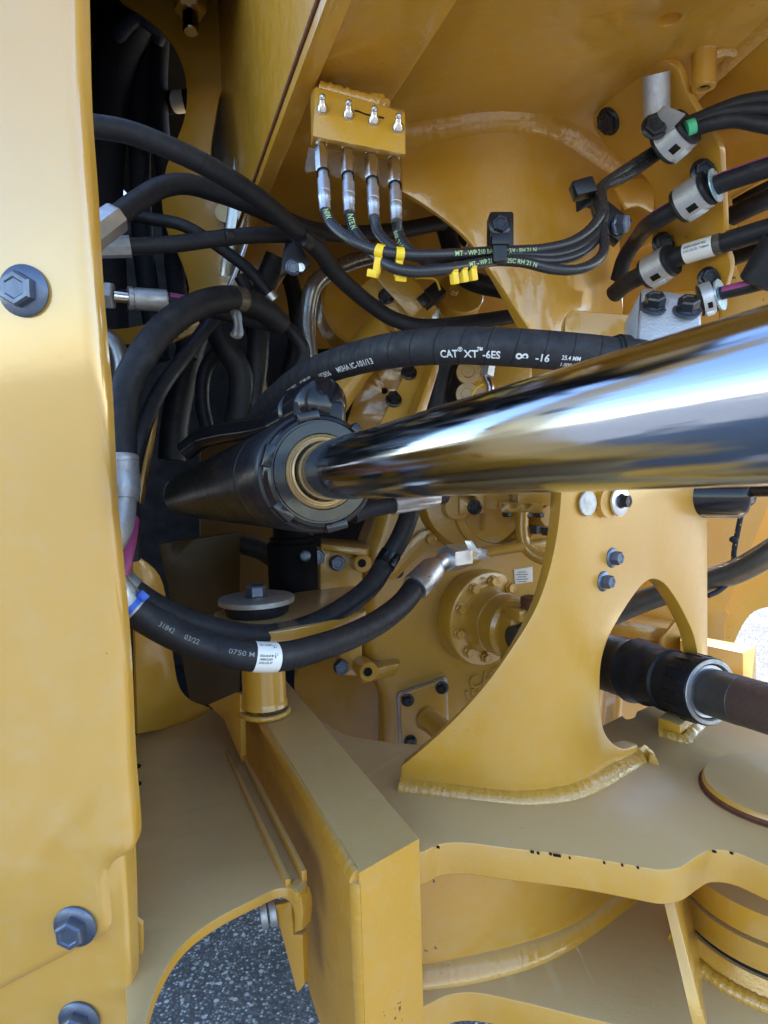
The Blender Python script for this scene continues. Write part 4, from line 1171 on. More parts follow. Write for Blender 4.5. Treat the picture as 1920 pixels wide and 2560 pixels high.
ring('hose_collar', h16, p16, p16.near(1540, 892), .006, .0208, 'rubber', steps=4)

# big looping hose on the left
hl, pl_ = hose('looped_hose', 'fat black hose arching up out of a grey crimped end beside the side panel', [(304, 1190, .82), (303, 1142, .82), (301, 1064, .83), (306, 1006, .84), (324, 949, .85), (355, 891, .86), (397, 833, .88), (451, 787, .91), (513, 757, .95), (571, 747, .99), (620, 755, 1.03), (660, 775, 1.06), (700, 810, 1.1)], .0190, n=32)
s1 = pl_.near(304, 1145)
sleeve('ferrule', pl_, 0, s1, .0205, 'zinc_dull', hl, steps=10, n=30, prof=lambda t: .0205 * (1 + .03 * math.sin(t * 30)))
pe = Path([P(304, 1186, .82), P(305, 1240, .815), P(304, 1280, .81), P(294, 1325, .80), P(270, 1365, .79), P(240, 1390, .78)])
sleeve('collar', pe, 0, .032, .0215, 'zinc_dull', hl, steps=6, n=28, prof=lambda t: .0215 if t < .8 else .019)
tube('elbow', pe, .0165, 'zinc_dull', hl, n=28)
sb_ = pl_.near(590, 748)
sleeve('clear_band', pl_, sb_ - .010, sb_ + .010, .0196, 'tape_brown', hl, n=28, steps=4)
lt = [P(572, 776, .985), P(600, 778, .985), P(607, 838, .99), P(584, 846, .99), P(582, 812, .985)]
sheet('label_tail', [(574, 776), (600, 778), (606, 812), (608, 838), (596, 848), (575, 838), (584, 818), (582, 798)], fplane(590, 810, .985), .0012, 'tape_brown', hl, bevel=.0003)
# companion hose hanging behind the loop
tag(tube('rubber_hose', [P(560, 760, 1.15), P(470, 880, 1.12), P(395, 985, 1.05), P(350, 1100, 1.0), P(330, 1200, 1.0), P(330, 1400, 1.02)], .012, 'rubber'), 'slim black hose running down just inside the big loop', 'hose')

# upper left hoses
ha, pa1 = hose('crossing_hose', 'long black hose sweeping from the top of the bay down towards the gearbox', [(150, 300, .70), (210, 312, .72), (318, 330, .74), (424, 370, .76), (530, 422, .79), (640, 492, .84), (735, 572, .91), (799, 630, .97), (831, 675, 1.0), (879, 722, 1.04), (926, 761, 1.07), (978, 795, 1.09), (1038, 814, 1.10), (1097, 815, 1.11), (1197, 803, 1.13), (1300, 787, 1.15), (1400, 765, 1.18)], .0122, n=26)
for px in (500, 600):
    s0 = pa1.near(px, 410 if px == 500 else 470)
    vs_ = []
    for k in range(13):
        a = -1.6 + 3.2 * k / 12
        for w in (0, .0006):
            q, t, nn, bb = pa1.frame(s0 + a * .002 + w); vs_.append(q + (nn * math.cos(a) + bb * math.sin(a)) * .01245)
    obj('wrap_seam', vs_, [(2 * k, 2 * k + 2, 2 * k + 3, 2 * k + 1) for k in range(12)], 'ink_black', ha)
hb, pb1 = hose('arched_hose', 'black hose arching up from a large hexagonal steel end behind the panel', [(225, 590, .80), (278, 552, .82), (347, 500, .85), (405, 468, .87), (463, 460, .89), (540, 480, .92), (617, 508, .95), (700, 545, 1.0), (780, 575, 1.05), (880, 585, 1.10), (1000, 575, 1.15), (1110, 555, 1.2)], .0132, n=26)
pe1 = Path([P(205, 608, .79), P(245, 580, .81), P(288, 545, .825)])
lathe('hex_end', pe1.p[0], pe1.p[-1] - pe1.p[0], [(0, .0185), (.001, .0195), (pe1.len - .004, .0195), (pe1.len, .018)], 'zinc', hb, 8, .3)
hc_, pc1_ = hose('tied_hose', 'black hose held by a cable tie mount, leading right from a grey crimped end', [(250, 618, .86), (332, 616, .87), (435, 610, .89), (513, 600, .91), (576, 593, .925), (639, 588, .94), (720, 588, .97), (800, 600, 1.02)], .0108, n=24)
sleeve('ferrule', pc1_, 0, pc1_.near(330, 616), .0135, 'zinc_dull', hc_, steps=8, n=8, angle=20)
s0 = pc1_.near(566, 595)
sleeve('tie_band', pc1_, s0 - .005, s0 + .005, .0114, 'plastic_black', hc_, steps=2)
q, t, nn, bb = pc1_.frame(s0)
box('tie_head', q + nn * .0125 + bb * .003, t * .006, bb * .005, nn * .004, 'plastic_black', hc_, bev=.001)
hd_, pd1 = hose('thin_hose', 'thin black hose slanting down behind the tied hose to a silver tip', [(300, 530, 1.02), (376, 547, 1.02), (451, 561, 1.02), (520, 598, 1.03), (576, 638, 1.04), (623, 675, 1.05), (655, 713, 1.06), (683, 750, 1.07)], .0092)
sleeve('tip', pd1, pd1.len - .012, pd1.len + .0, .0105, 'zinc', hd_, steps=3)
hx, px1 = hose('striped_hose', 'black hose with a purple stripe leaving a steel swivel nut beside the panel', [(300, 745, .98), (420, 752, 1.0), (520, 772, 1.04), (600, 792, 1.08), (660, 808, 1.1), (705, 815, 1.1)], .0125)
sleeve('stripe', px1, px1.near(420, 752), px1.len - .001, .0128, 'purple', hx, a0=.5, a1=1.25, n=6, steps=24)
a_, b_ = P(228, 737, .95), P(285, 740, .955)
lathe('swivel_nut', a_, b_ - a_, [(0, .0185), (.001, .0195), ((b_ - a_).length - .002, .0195), ((b_ - a_).length, .017)], 'zinc_dull', hx, 6, .2)
a_, c_ = P(284, 740, .955), P(326, 745, .965)
lathe('tube_end', a_, c_ - a_, [(0, .0085), ((c_ - a_).length, .0085)], 'nickel', hx, 20)
a_, c_ = P(320, 746, .965), P(418, 752, .99)
L_ = (c_ - a_).length
lathe('ferrule', a_, c_ - a_, [(0, .0165), (.006, .0165), (.007, .0150), (.010, .0150), (.011, .0158), (L_ - .002, .0158), (L_, .0140)], 'zinc_dull', hx, 10)
et = tube('steel_elbow', [P(215, 850, .95), P(250, 842, .95), P(282, 862, .95), (P(300, 905, .95)), P(300, 960, .95)], .0145, 'steel_tube', n=24)
tag(et, 'bent grey steel pipe elbow half hidden behind the side panel', 'pipe')
tag(tube('striped_hose', [P(330, 1300, .92), P(318, 1370, .88), P(300, 1440, .86), P(270, 1500, .84)], .010, 'purple'), 'short magenta-striped hose running down beside the grey elbow', 'hose')
# cable ties and small bracket where the hoses cross
tb = thing('hose_tie_mount', P(735, 660, .94), 'black cable tie and bolted mount where the left hoses cross', 'cable tie')
ring('tie_band', tb, pa1, pa1.near(752, 588), .016, .0132, 'plastic_black', steps=3)
q, t, nn, bb = pa1.frame(pa1.near(752, 588))
box('tie_head', q + nn * .016 - bb * .003, t * .009, bb * .006, nn * .005, 'plastic_black', tb, bev=.001)
sheet('mount_arm', [(716, 595, 1), (752, 615, 1), (775, 660, 1), (752, 684, 1), (728, 670, 1), (700, 690, 1), (706, 640, 1)], fplane(740, 640, .97), .012, 'plastic_black', tb, bevel=.001)
bolt(P(733, 668, .965), V((.1, -1, -.2)), .0115, 'blue_bolt', tb, rh=.0085, h=.010)
lathe('stud', P(752, 672, .968), V((.1, -1, 0)), [(0, .006), (.008, .006)], 'nickel', tb, 16)

# lower pair of hoses
hm, pm = hose('labelled_hose', 'fat black hose with a white barcode label, curving up to an angled steel fitting', [(275, 1462, .80), (309, 1500, .81), (339, 1527, .815), (386, 1558, .825), (444, 1589, .835), (521, 1619, .845), (598, 1637, .85), (665, 1643, .865), (720, 1639, .885), (794, 1620, .93), (871, 1593, .99), (949, 1553, 1.06), (1006, 1508, 1.12), (1041, 1464, 1.16), (1060, 1446, 1.175)], .0190, n=34)
sleeve('ferrule', pm, 0, pm.near(335, 1524), .0205, 'zinc_dull', hm, steps=8, n=28)
s0 = pm.near(332, 1520)
sleeve('blue_tie', pm, s0 - .0035, s0 + .0035, .0213, 'blue_tie', hm, steps=2)
q, t, nn, bb = pm.frame(s0)
box('tie_head', q + nn * .014 + bb * .018, t * .006, bb * .005, nn * .004, 'blue_tie', hm, bev=.001)
for s_, x, y, z_ in (('31842', 392, 1553, .0085), ('03/22', 458, 1588, .0085), ('0750 M', 574, 1628, .0085)):
    hose_text('printed_text', s_, pm, pm.near(x, y), -.02, z_, .0190, 'ink_grey', hm, .004, 1.05)
s0, s1 = pm.near(634, 1642), pm.near(693, 1642)
lbl = sleeve('label', pm, s0, s1, .0194, 'white_label', hm, a0=-1.6, a1=1.5, n=18, steps=10)
for k, (tx, a_) in enumerate((('CAT 15.5 MPA', .78), ('2022-05-05 M', .02), ('10000122603', -.20), ('CHG LOL 07', -.42))):
    hose_text('label_text', tx, pm, s0 + .0025, a_, .0038, .0196, 'ink_black', lbl, .01, .75)
random.seed(3)
for a_c, n_c in ((.70, 5), (.02, 7)):
    for i in range(6):
        for j in range(n_c):
            if random.random() < .5:
                s_ = s0 + .0205 + i * .0009; a0 = a_c + j * .045 - .1
                v, f = sleeve_g(pm, s_, s_ + .0009, .01965, n=1, a0=a0, a1=a0 + .045, steps=1)
                if i % 3 != 2: obj('label_mark', v, f, 'ink_black', lbl)
# angled fitting at its far end
a_, b_ = P(1040, 1466, 1.158), P(1092, 1412, 1.20)
L_ = (b_ - a_).length
lathe('ferrule', a_, b_ - a_, [(-.004, .0235), (.0, .0245), (L_ * .75, .0235), (L_ * .95, .018), (L_, .015)], 'zinc', hm, 28)
pe = Path([P(1085, 1420, 1.19), P(1105, 1402, 1.21), P(1128, 1394, 1.23), P(1150, 1391, 1.25)])
tube('elbow', pe, .0135, 'zinc', hm, n=24)
a_, b_ = P(1116, 1396, 1.215), P(1158, 1390, 1.26)
lathe('swivel_nut', a_, b_ - a_, [(0, .022), (.002, .0245), ((b_ - a_).length - .002, .0245), ((b_ - a_).length, .021)], 'zinc', hm, 6, .5)
a_, b_ = P(1157, 1391, 1.26), P(1185, 1387, 1.30)
lathe('pipe_nut', a_, b_ - a_, [(0, .0205), ((b_ - a_).length, .0205)], 'yellow_cast', hm, 6, .3)
sheet('torn_foil', [(1162, 1352, 1), (1180, 1352, 1), (1192, 1370, 1), (1220, 1374, 1), (1216, 1388, 1), (1226, 1392, 1), (1200, 1402, 1), (1186, 1396, 1), (1198, 1384, 1), (1170, 1372, 1)], fplane(1190, 1380, 1.24), .001, 'zinc', hm, bevel=.0002)
hn, pn_ = hose('rear_hose', 'black hose with shiny clamp running behind the labelled hose up behind the rod', [(300, 1450, .95), (335, 1478, .955), (400, 1520, .965), (520, 1568, .985), (640, 1589, 1.01), (717, 1581, 1.04), (794, 1556, 1.07), (871, 1511, 1.11), (929, 1462, 1.14), (968, 1400, 1.17), (1000, 1345, 1.18), (1024, 1280, 1.19), (1030, 1200, 1.2)], .0172, n=30)
sleeve('ferrule', pn_, 0, pn_.near(338, 1480), .019, 'zinc_dull', hn, steps=6, n=24)
s0 = pn_.near(712, 1581)
sleeve('tape_wrap', pn_, s0 - .017, s0 + .017, .0177, 'tape_brown', hn, steps=6, n=28)
s0 = pn_.near(968, 1395)
sleeve('band_clamp', pn_, s0 - .013, s0 + .013, .0188, 'black_gloss', hn, steps=6, n=28)
q, t, nn, bb = pn_.frame(s0)
box('clamp_lug', q + nn * .018 - bb * .012, t * .012, bb * .004, nn * .005, 'black_gloss', hn, bev=.001)
ho, po = hose('rod_side_hose', 'black hose with a silver crimped end tucked under the chrome rod', [(880, 1290, 1.0), (920, 1275, 1.02), (985, 1262, 1.05), (1050, 1252, 1.08), (1110, 1240, 1.12)], .0125)
sleeve('ferrule', po, po.near(982, 1262), po.near(1085, 1245), .0155, 'zinc', ho, steps=8, n=10)
# dark hoses down the left of the bay
for i, (pts, r, lb2) in enumerate([
    ([(520, 780, 1.2), (560, 860, 1.22), (600, 930, 1.24), (600, 1000, 1.25), (585, 1080, 1.26)], .022, 'dark hose curling down behind the looped hose toward the barrel'),
    ([(560, 860, 1.35), (515, 920, 1.36), (505, 1000, 1.36), (520, 1080, 1.36)], .014, 'dark thin hose bent like a hook deep in the bay'),
    ([(690, 640, 1.25), (660, 720, 1.26), (650, 800, 1.26), (640, 930, 1.27), (620, 1060, 1.27)], .020, 'dark hose dropping from the tie mount behind the printed hose'),
    ([(715, 420, 1.3), (722, 480, 1.3), (735, 560, 1.3), (720, 640, 1.3)], .010, 'thin glossy black pipe beside the grease block'),
    ([(470, 640, 1.5), (500, 760, 1.5), (470, 900, 1.5), (440, 1040, 1.5), (430, 1150, 1.5)], .030, 'dark thick hose hanging furthest back in the bay'),
    ([(640, 560, 1.4), (700, 640, 1.4), (740, 760, 1.4), (735, 880, 1.4), (700, 990, 1.4)], .017, 'dark hose slung behind the bent steel pipe'),
    ([(600, 690, 1.12), (650, 770, 1.13), (720, 820, 1.14), (760, 880, 1.15), (720, 960, 1.16)], .011, 'dark hose looping under the silver hose tip'),
    ([(560, 640, 1.4), (610, 760, 1.4), (650, 900, 1.38), (655, 1010, 1.36)], .015, 'dark hose dropping behind the looped hose to the small bracket'),
    ([(820, 560, 1.42), (900, 600, 1.42), (960, 650, 1.42), (1000, 690, 1.42)], .016, 'dark hose leading under the grease hoses to the solenoid block'),
    ([(600, 1360, 1.7), (660, 1380, 1.7), (720, 1440, 1.7), (700, 1560, 1.7)], .024, 'dark hose bent behind the black motor'),
    ([(1110, 560, 1.3), (1160, 690, 1.28), (1250, 720, 1.25), (1330, 730, 1.2)], .018, 'black hose passing behind the yellow hose clips'),
    ([(1125, 830, 1.3), (1110, 900, 1.3), (1090, 980, 1.3), (1080, 1080, 1.3)], .022, 'dark hose standing between the strap bar and the round plugs'),
    ([(1000, 560, 1.35), (1100, 545, 1.35), (1180, 590, 1.35)], .024, 'black hose across the dark gap left of the hanging bracket'),
]):
    tag(tube('dark_hose', [P(*q) for q in pts], r, 'rubber'), lb2, 'hose', 'dark hoses inside the bay')

# ================================================================== CENTRE MACHINERY
tag(tube('bent_pipe', [P(935, 640, 1.28), P(880, 655, 1.25), P(825, 680, 1.22), P(785, 715, 1.2), P(770, 770, 1.2), P(768, 830, 1.2), P(775, 900, 1.2)], .0150, 'steel_tube', n=26), 'smooth grey steel pipe bent down behind the crossing hose', 'pipe')
va = thing('valve_assembly', P(980, 1080, 1.4), 'yellow valve and drive parts with solenoid block and strap bar behind the printed hose', 'valve')
lathe('drum', P(905, 770, 1.42), V((.35, -.85, .15)), [(-.05, .088), (.0, .092), (.012, .092), (.018, .086), (.018, .02)], 'yellow', va, 56)
a_, b_ = P(1000, 770, 1.30), P(770, 1060, 1.26)
lathe('tube_body', a_, b_ - a_, [(0, .034), ((b_ - a_).length * .5, .036), ((b_ - a_).length * .8, .042), ((b_ - a_).length, .055)], 'yellow_cast', va, 36)
ux, uy = (RT * .72 - UP * .62), (RT * .55 + UP * .75)
sbk = box('solenoid_block', P(1022, 738, 1.235), (RT * .62 - UP * .72) * .050, (RT * .75 + UP * .62) * .026, FW * .035 + RT * .01, 'yellow_cast', va, bev=.004)
box('solenoid_flange', P(984, 748, 1.255), (RT * .62 - UP * .72) * .056, (RT * .75 + UP * .62) * .042, FW * .02, 'yellow_cast', va, bev=.006)
bolt(P(966, 741, 1.234), -FW + V((-.1, 0, 0)), .0150, 'black_bolt', va, rh=.011, h=.010)
cn = box('connector', P(1078, 742, 1.22), (RT * .75 + UP * .62) * .024, (RT * .62 - UP * .72) * .015, FW * .015, 'plastic_black', va, bev=.002)
box('connector_latch', P(1060, 752, 1.205), (RT * .75 + UP * .62) * .010, (RT * .62 - UP * .72) * .011, FW * .008, 'plastic_black', va, bev=.001)
tube('wire', [P(1100, 725, 1.2), P(1090, 700, 1.2), P(1060, 695, 1.2), P(1030, 697, 1.22)], .0022, 'clip_yellow', va, n=8)
lathe('pump_cap', P(1150, 735, 1.30), V((.15, -.9, .45)), [(-.05, .046), (0, .046), (.003, .044), (.003, .01)], 'yellow_cast', va, 44)
bolt(P(1134, 728, 1.285), V((.15, -.9, .45)), .011, 'yellow_cast', va, rh=.009, h=.008)
hexa('pump_neck', [P(1085, 770, 1.30), P(1150, 770, 1.30), P(1130, 830, 1.30), P(1085, 830, 1.30), P(1085, 770, 1.36), P(1150, 770, 1.36), P(1130, 830, 1.36), P(1085, 830, 1.36)], 'yellow_cast', va, bev=.003)
sheet('sensor_tab', [(1080, 790, 1), (1098, 770), (1098, 800), (1080, 815, 1)], fplane(1090, 790, 1.21), .003, 'zinc', va, bevel=.0005)
sheet('back_plate', [(860, 1080, 1), (900, 950, 1), (960, 880, 1), (1060, 880, 1), (1000, 1100, 1)], fplane(960, 980, 1.36), .012, 'yellow', va, bevel=.0015, holes=[circ_px(961, 977, 8)])
sbp = Plane(P(1010, 980, 1.29), V((.25, -1, .2)))
sbo = sheet('strap_bar', [(1040, 880, 1), (1095, 880, 1), (1010, 1110, 1), (925, 1110, 1)], sbp, .012, 'yellow_bright', va, bevel=.0015)
sheet('strap_side', [(1096, 880, 1), (1112, 880, 1), (1040, 1110, 1), (1012, 1110, 1)], Plane(P(1060, 980, 1.26), V((.6, -1, .1))), .03, 'yellow', va, bevel=.002)
for x, y in ((1022, 932), (984, 1000)):
    bolt(hit(x, y, sbp.o, sbp.n), sbp.n + V((-.2, 0, .2)), .0155, 'black_bolt', va, rh=.011, h=.018)
pg = thing('plug_fittings', P(1190, 1010, 1.3), 'round yellow plugs with a chrome elbow fitting above the rod', 'fitting')
for x, y, r in ((1172, 930, .024), (1168, 985, .022)):
    o = lathe('plug', P(x, y, 1.28), V((-.25, -1, .1)), [(-.03, r), (0, r), (.003, r * .94), (.003, r * .5), (.006, r * .45), (.006, r * .1)], 'yellow_cast', pg, 30)
hexa('plug_body', [P(1165, 880, 1.30), P(1330, 880, 1.30), P(1330, 1060, 1.30), P(1165, 1060, 1.30), P(1165, 880, 1.38), P(1330, 880, 1.38), P(1330, 1060, 1.38), P(1165, 1060, 1.38)], 'yellow_cast', pg, bev=.006)
hexa('rear_casting', [P(1250, 780, 1.55), P(1560, 780, 1.55), P(1560, 1240, 1.55), P(1250, 1240, 1.55), P(1250, 780, 1.75), P(1560, 780, 1.75), P(1560, 1240, 1.75), P(1250, 1240, 1.75)], 'yellow_cast', pg, bev=.006)
tube('chrome_elbow', [P(1212, 905, 1.25), P(1216, 940, 1.245), P(1226, 965, 1.24), P(1225, 985, 1.24)], .0075, 'nickel', pg, n=18)
a_, b_ = P(1222, 905, 1.25), P(1216, 942, 1.245)
lathe('elbow_nut', a_, b_ - a_, [(0, .014), ((b_ - a_).length, .014)], 'zinc', pg, 6)
tube('wire', [P(1208, 960, 1.22), P(1190, 970, 1.22), P(1178, 992, 1.22)], .002, 'clip_yellow', pg, n=8)
lbp = thing('left_pulley_bracket', P(640, 960, 1.35), 'small yellow bracket and fitting glimpsed between the dark hoses', 'bracket')
hexa('bracket', [P(625, 890, 1.35), P(660, 905, 1.35), P(672, 1010, 1.35), P(628, 1030, 1.35), P(625, 890, 1.40), P(660, 905, 1.40), P(672, 1010, 1.40), P(628, 1030, 1.40)], 'yellow_bright', lbp, bev=.003)
lathe('plug', P(643, 950, 1.34), V((.2, -1, .3)), [(0, .016), (.012, .016), (.013, .012), (.02, .010)], 'nickel', lbp, 24)
mtr = thing('bay_motor', P(740, 1420, 1.4), 'black motor with red band behind the rubber mount', 'motor')
lathe('body', P(735, 1480, 1.38), V((0, 0, 1)), [(0, .05), (.10, .05), (.104, .045), (.112, .045), (.114, .038), (.15, .034)], 'bay_dark', mtr, 36)
lathe('red_band', P(735, 1398, 1.38), V((0, 0, 1)), [(0, .0465), (.012, .0465)], 'rust', mtr, 36)
lathe('neck', P(735, 1368, 1.38), V((0, 0, 1)), [(0, .03), (.05, .03)], 'yellow_cast', mtr, 28)
bolt(P(763, 1390, 1.32), -FW, .011, 'blue_bolt', mtr, rh=.008)

# ================================================================== GREASE BLOCK AND HOSES
gb = thing('grease_block', P(895, 380, .66), 'yellow grease block with four nipples hanging from the overhead plate', 'grease block')
gF = [P(790, 216, .690), P(1013, 283, .675), P(1014, 386, .655), P(782, 340, .668)]
gB = [P(775, 226, .72), P(1013, 275, .735), P(1009, 404, .715), P(778, 366, .72)]
hexa('block', gF + gB, 'yellow_rough', gb, bev=.0014)
gN = ((gF[1] - gF[0]).cross(gF[3] - gF[0])).normalized()
if gN.dot(CAM - gF[0]) < 0: gN = -gN
weld([P(800, 222, .70), P(840, 232, .70), P(890, 246, .70), P(940, 258, .70), P(965, 268, .70)], .0075, gb)
weld([P(930, 252, .695), P(945, 246, .70), P(962, 262, .695)], .006, gb)
mk_ = lambda x, y: hit(x, y, gF[0], gN) + gN * .0008
for i, (x, y) in enumerate(((807, 280), (872, 294), (935, 309), (995, 327))):
    q = hit(x, y, gF[0], gN)
    ax = (gN + UP * .55 + RT * .10).normalized()
    gm = MB()
    gm.add(*lathe_g(q - gN * .001, (gN + UP * .12), [(0, .0058), (.0035, .0058), (.004, .005)], 6))
    gm.add(*lathe_g(q + gN * .002, ax, [(0, .0052), (.004, .0050), (.006, .0034), (.0085, .0030), (.0095, .0026), (.0105, .0034), (.0125, .0034), (.0140, .0022), (.0142, .0008)], 18))
    gm.build('grease_nipple', 'nickel', gb)
obj('marker_stroke', sum([[mk_(x, y - 2.2), mk_(x, y + 2.2)] for x, y in ((886, 278), (896, 280), (908, 285), (920, 289), (932, 290), (945, 293), (960, 297))], []), [(2 * k, 2 * k + 2, 2 * k + 3, 2 * k + 1) for k in range(6)], 'ink_black', gb, smooth=False)
# clear plastic shroud behind the fittings
sheet('plastic_shroud', [(772, 368, 1), (1005, 408, 1), (985, 440), (960, 470), (940, 440), (915, 455), (890, 430), (850, 445), (800, 425), (765, 430)], fplane(880, 410, .70, 0), .001, 'clear_plastic', gb, bevel=.0002)

HG = 'grease hoses from the four-port block'
RGH = .0052
def ghose(label, top, hexb, end, path):
    pts = [P(*end, .665)] + [P(*q) for q in path]
    pa = Path(pts)
    t_ = thing('grease_hose', min(pa.p, key=lambda q: q.z), label, 'grease hose', HG)
    tube('hose_body', pa, RGH, 'hose_smooth', t_, n=18)
    a_, b_ = P(*top, .69), P(*end, .663)
    ax = b_ - a_; L = ax.length
    f = MB()
    lathe('adapter', a_, ax, [(-.004, .0058), (.004, .0060), (.005, .0050), (.010, .0052), (.011, .0044)], 'nickel', t_, 20)
    lathe('swivel_nut', a_ + ax * .12, ax, [(0, .0060), (.001, .0072), (L * .32, .0072), (L * .34, .0062)], 'nickel', t_, 6, .3)
    lathe('seal_ring', a_ + ax * .455, ax, [(0, .0066), (.0015, .0066)], 'plastic_black', t_, 18)
    lathe('ferrule', a_ + ax * .47, ax, [(0, .0050), (L * .10, .0050), (L * .11, .0062), (L * .28, .0062), (L * .285, .0058), (L * .30, .0062), (L * .38, .0062), (L * .39, .0056), (L * .54, .0056)], 'zinc', t_, 14)
    return t_, pa
tailA = [(1560, 425, .765), (1640, 372, cd(1640, 372, .045)), (1690, 340, cd(1690, 340, .045))]
g1, q1 = ghose('grease hose on the port beside the overhead rib', (803, 352), None, (813, 525), [(826, 555, .655), (850, 580, .645), (884, 603, .635), (925, 622, .63), (970, 632, .625), (1038, 638, .63), (1157, 634, .65), (1237, 628, .67), (1357, 622, .69), (1430, 604, .70), (1482, 566, .71), (1502, 530, .715), (1500, 502, .73), (1500, 470, .75)] + tailA)
g2, q2 = ghose('grease hose on the second port counting from the overhead rib', (868, 362), None, (873, 531), [(881, 566, .66), (897, 594, .65), (920, 620, .64), (955, 652, .63), (990, 672, .625), (1038, 679, .625), (1097, 675, .63), (1177, 662, .65), (1240, 652, .665), (1310, 656, .67), (1376, 672, .675), (1434, 675, .68), (1481, 660, .69), (1508, 630, .70), (1510, 590, .71), (1502, 545, .72), (1490, 500, .745), (1505, 465, .755)] + [(x + 6, y + 9, d + .006) for x, y, d in tailA])
g3, q3 = ghose('grease hose on the third port counting from the overhead rib', (927, 375), None, (935, 542), [(943, 577, .665), (960, 600, .66), (985, 622, .655), (1030, 640, .65), (1100, 646, .655), (1177, 642, .665), (1245, 638, .675), (1330, 640, .685), (1400, 636, .695), (1460, 612, .705), (1498, 572, .715), (1510, 535, .72), (1506, 500, .735), (1510, 466, .752)] + [(x + 10, y + 14, d + .002) for x, y, d in tailA])
g4, q4 = ghose('grease hose on the port farthest from the overhead rib', (985, 388), None, (991, 552), [(996, 580, .67), (1006, 606, .665), (1030, 630, .66), (1070, 655, .655), (1130, 665, .655), (1200, 656, .665), (1250, 648, .675), (1320, 650, .68), (1390, 652, .69), (1450, 634, .70), (1488, 600, .71), (1500, 560, .725), (1488, 520, .74), (1498, 480, .755)] + [(x - 4, y + 12, d + .012) for x, y, d in tailA])
hose_text('printed_text', 'MT - WP 210 BAR -', q1, q1.near(1130, 634), -.32, .0062, RGH, 'ink_green', g1, .01, 1.05)
hose_text('printed_text', 'MT - WP 210', q2, q2.near(1165, 664), -.30, .0060, RGH, 'ink_green', g2, .01, 1.0)
hose_text('printed_text', '3/4 - RH 21 N', q1, q1.near(1268, 626), -.35, .0056, RGH, 'ink_green', g1, .01, 1.0)
hose_text('printed_text', '2SC RH 21 N', q2, q2.near(1268, 652), -.3, .0056, RGH, 'ink_green', g2, .01, 1.0)
hose_text('printed_text', 'NIW', q1, .006, -.32, .0075, RGH, 'ink_green', g1, .02, 1.0)
hose_text('printed_text', 'NTE N', q2, .006, -.32, .0075, RGH, 'ink_green', g2, .02, 1.0)
hose_text('printed_text', 'BAR 210 -', q4, .010, -1.0, .0062, RGH, 'ink_green', g4, .01, 1.0)
# yellow clips
def clip(label, pa, s, dirs, flip=1):
    q, t, nn, bb = pa.frame(s)
    c = thing('hose_clip', q - V((0, 0, .02)), label, 'hose clip', 'yellow clips on the grease hoses')
    sleeve('clip_ring', pa, s - .0035, s + .0035, RGH + .0013, 'clip_yellow', c, steps=3, n=18)
    box('clip_tail', q - bb * .0125 + nn * .001, t * .0034, bb * .0075, nn * .0028, 'clip_yellow', c, bev=.0008)
    box('clip_step', q - bb * .020 - t * .003 * flip + nn * .001, t * .005, bb * .0035, nn * .004, 'clip_yellow', c, bev=.0008)
    return c
clip('yellow plastic hose clip nearest the grease block', q1, q1.near(952, 630), 0)
clip('yellow plastic hose clip beside the one nearest the grease block', q1, q1.near(999, 636), 0, -1)
for k, lb2 in enumerate(('yellow clip under the lower grease hose, nearest the paired clips', 'yellow clip under the lower grease hose, middle of the three', 'yellow clip under the lower grease hose, nearest the bracket clamp')):
    s = q2.near(1124 + 24 * k, 672 - 5 * k)
    q, t, nn, bb = q2.frame(s)
    o = thing('hose_clip', q - V((0, 0, .02)), lb2, 'hose clip', 'yellow clips on the grease hoses')
    box('clip_tail', q - bb * .0085 + nn * .002, t * .0036, bb * .0062, nn * .003, 'clip_yellow', o, bev=.0008)
    sleeve('clip_ring', q2, s - .003, s + .003, RGH + .0011, 'clip_yellow', o, steps=3, n=16, a0=-2.6, a1=-.25)
# tie clamp bolted on the hanging bracket
tc = thing('tie_clamp', P(1250, 650, .70), 'black tie clamp with big bolt holding the grease hoses to the hanging bracket', 'clamp')
q = P(1249, 565, .72)
box('base', P(1250, 585, .735), RT * .013, UP * .020, FW * .012, 'plastic_black', tc, bev=.003)
bolt(q, V((.05, -1, .12)), .0118, 'black_bolt', tc, rh=.0082, h=.008)
sheet('strap', [(1232, 596, .003), (1268, 600, .003), (1268, 652, .003), (1234, 656, .003)], fplane(1250, 625, .652), .006, 'plastic_black', tc, bevel=.001)
box('strap_head', P(1250, 602, .655), RT * .0085, UP * .0055, FW * .006, 'plastic_black', tc, bev=.001)
# tie clamp gathering the hose loops
t2 = thing('tie_clamp', P(1500, 560, .74), 'black tie clamp with hex bolt gathering the grease hose loops', 'clamp')
box('head', P(1457, 473, .735), RT * .011 + UP * .003, UP * .008 - RT * .003, FW * .009, 'plastic_black', t2, bev=.0015)
sheet('strap', [(1448, 490, .003), (1462, 480), (1500, 492), (1516, 520), (1535, 560, 1), (1520, 572, 1), (1498, 530), (1478, 512), (1450, 525, .003)], fplane(1490, 520, .765, .2), .010, 'plastic_black', t2, bevel=.001)
box('bolt_base', P(1525, 560, .77), RT * .015 - UP * .012, UP * .012 + RT * .008, FW * .01, 'plastic_black', t2, bev=.002)
bolt(P(1542, 562, .755), V((.75, -.6, -.1)), .011, 'blue_bolt', t2, rh=.0095, h=.012)

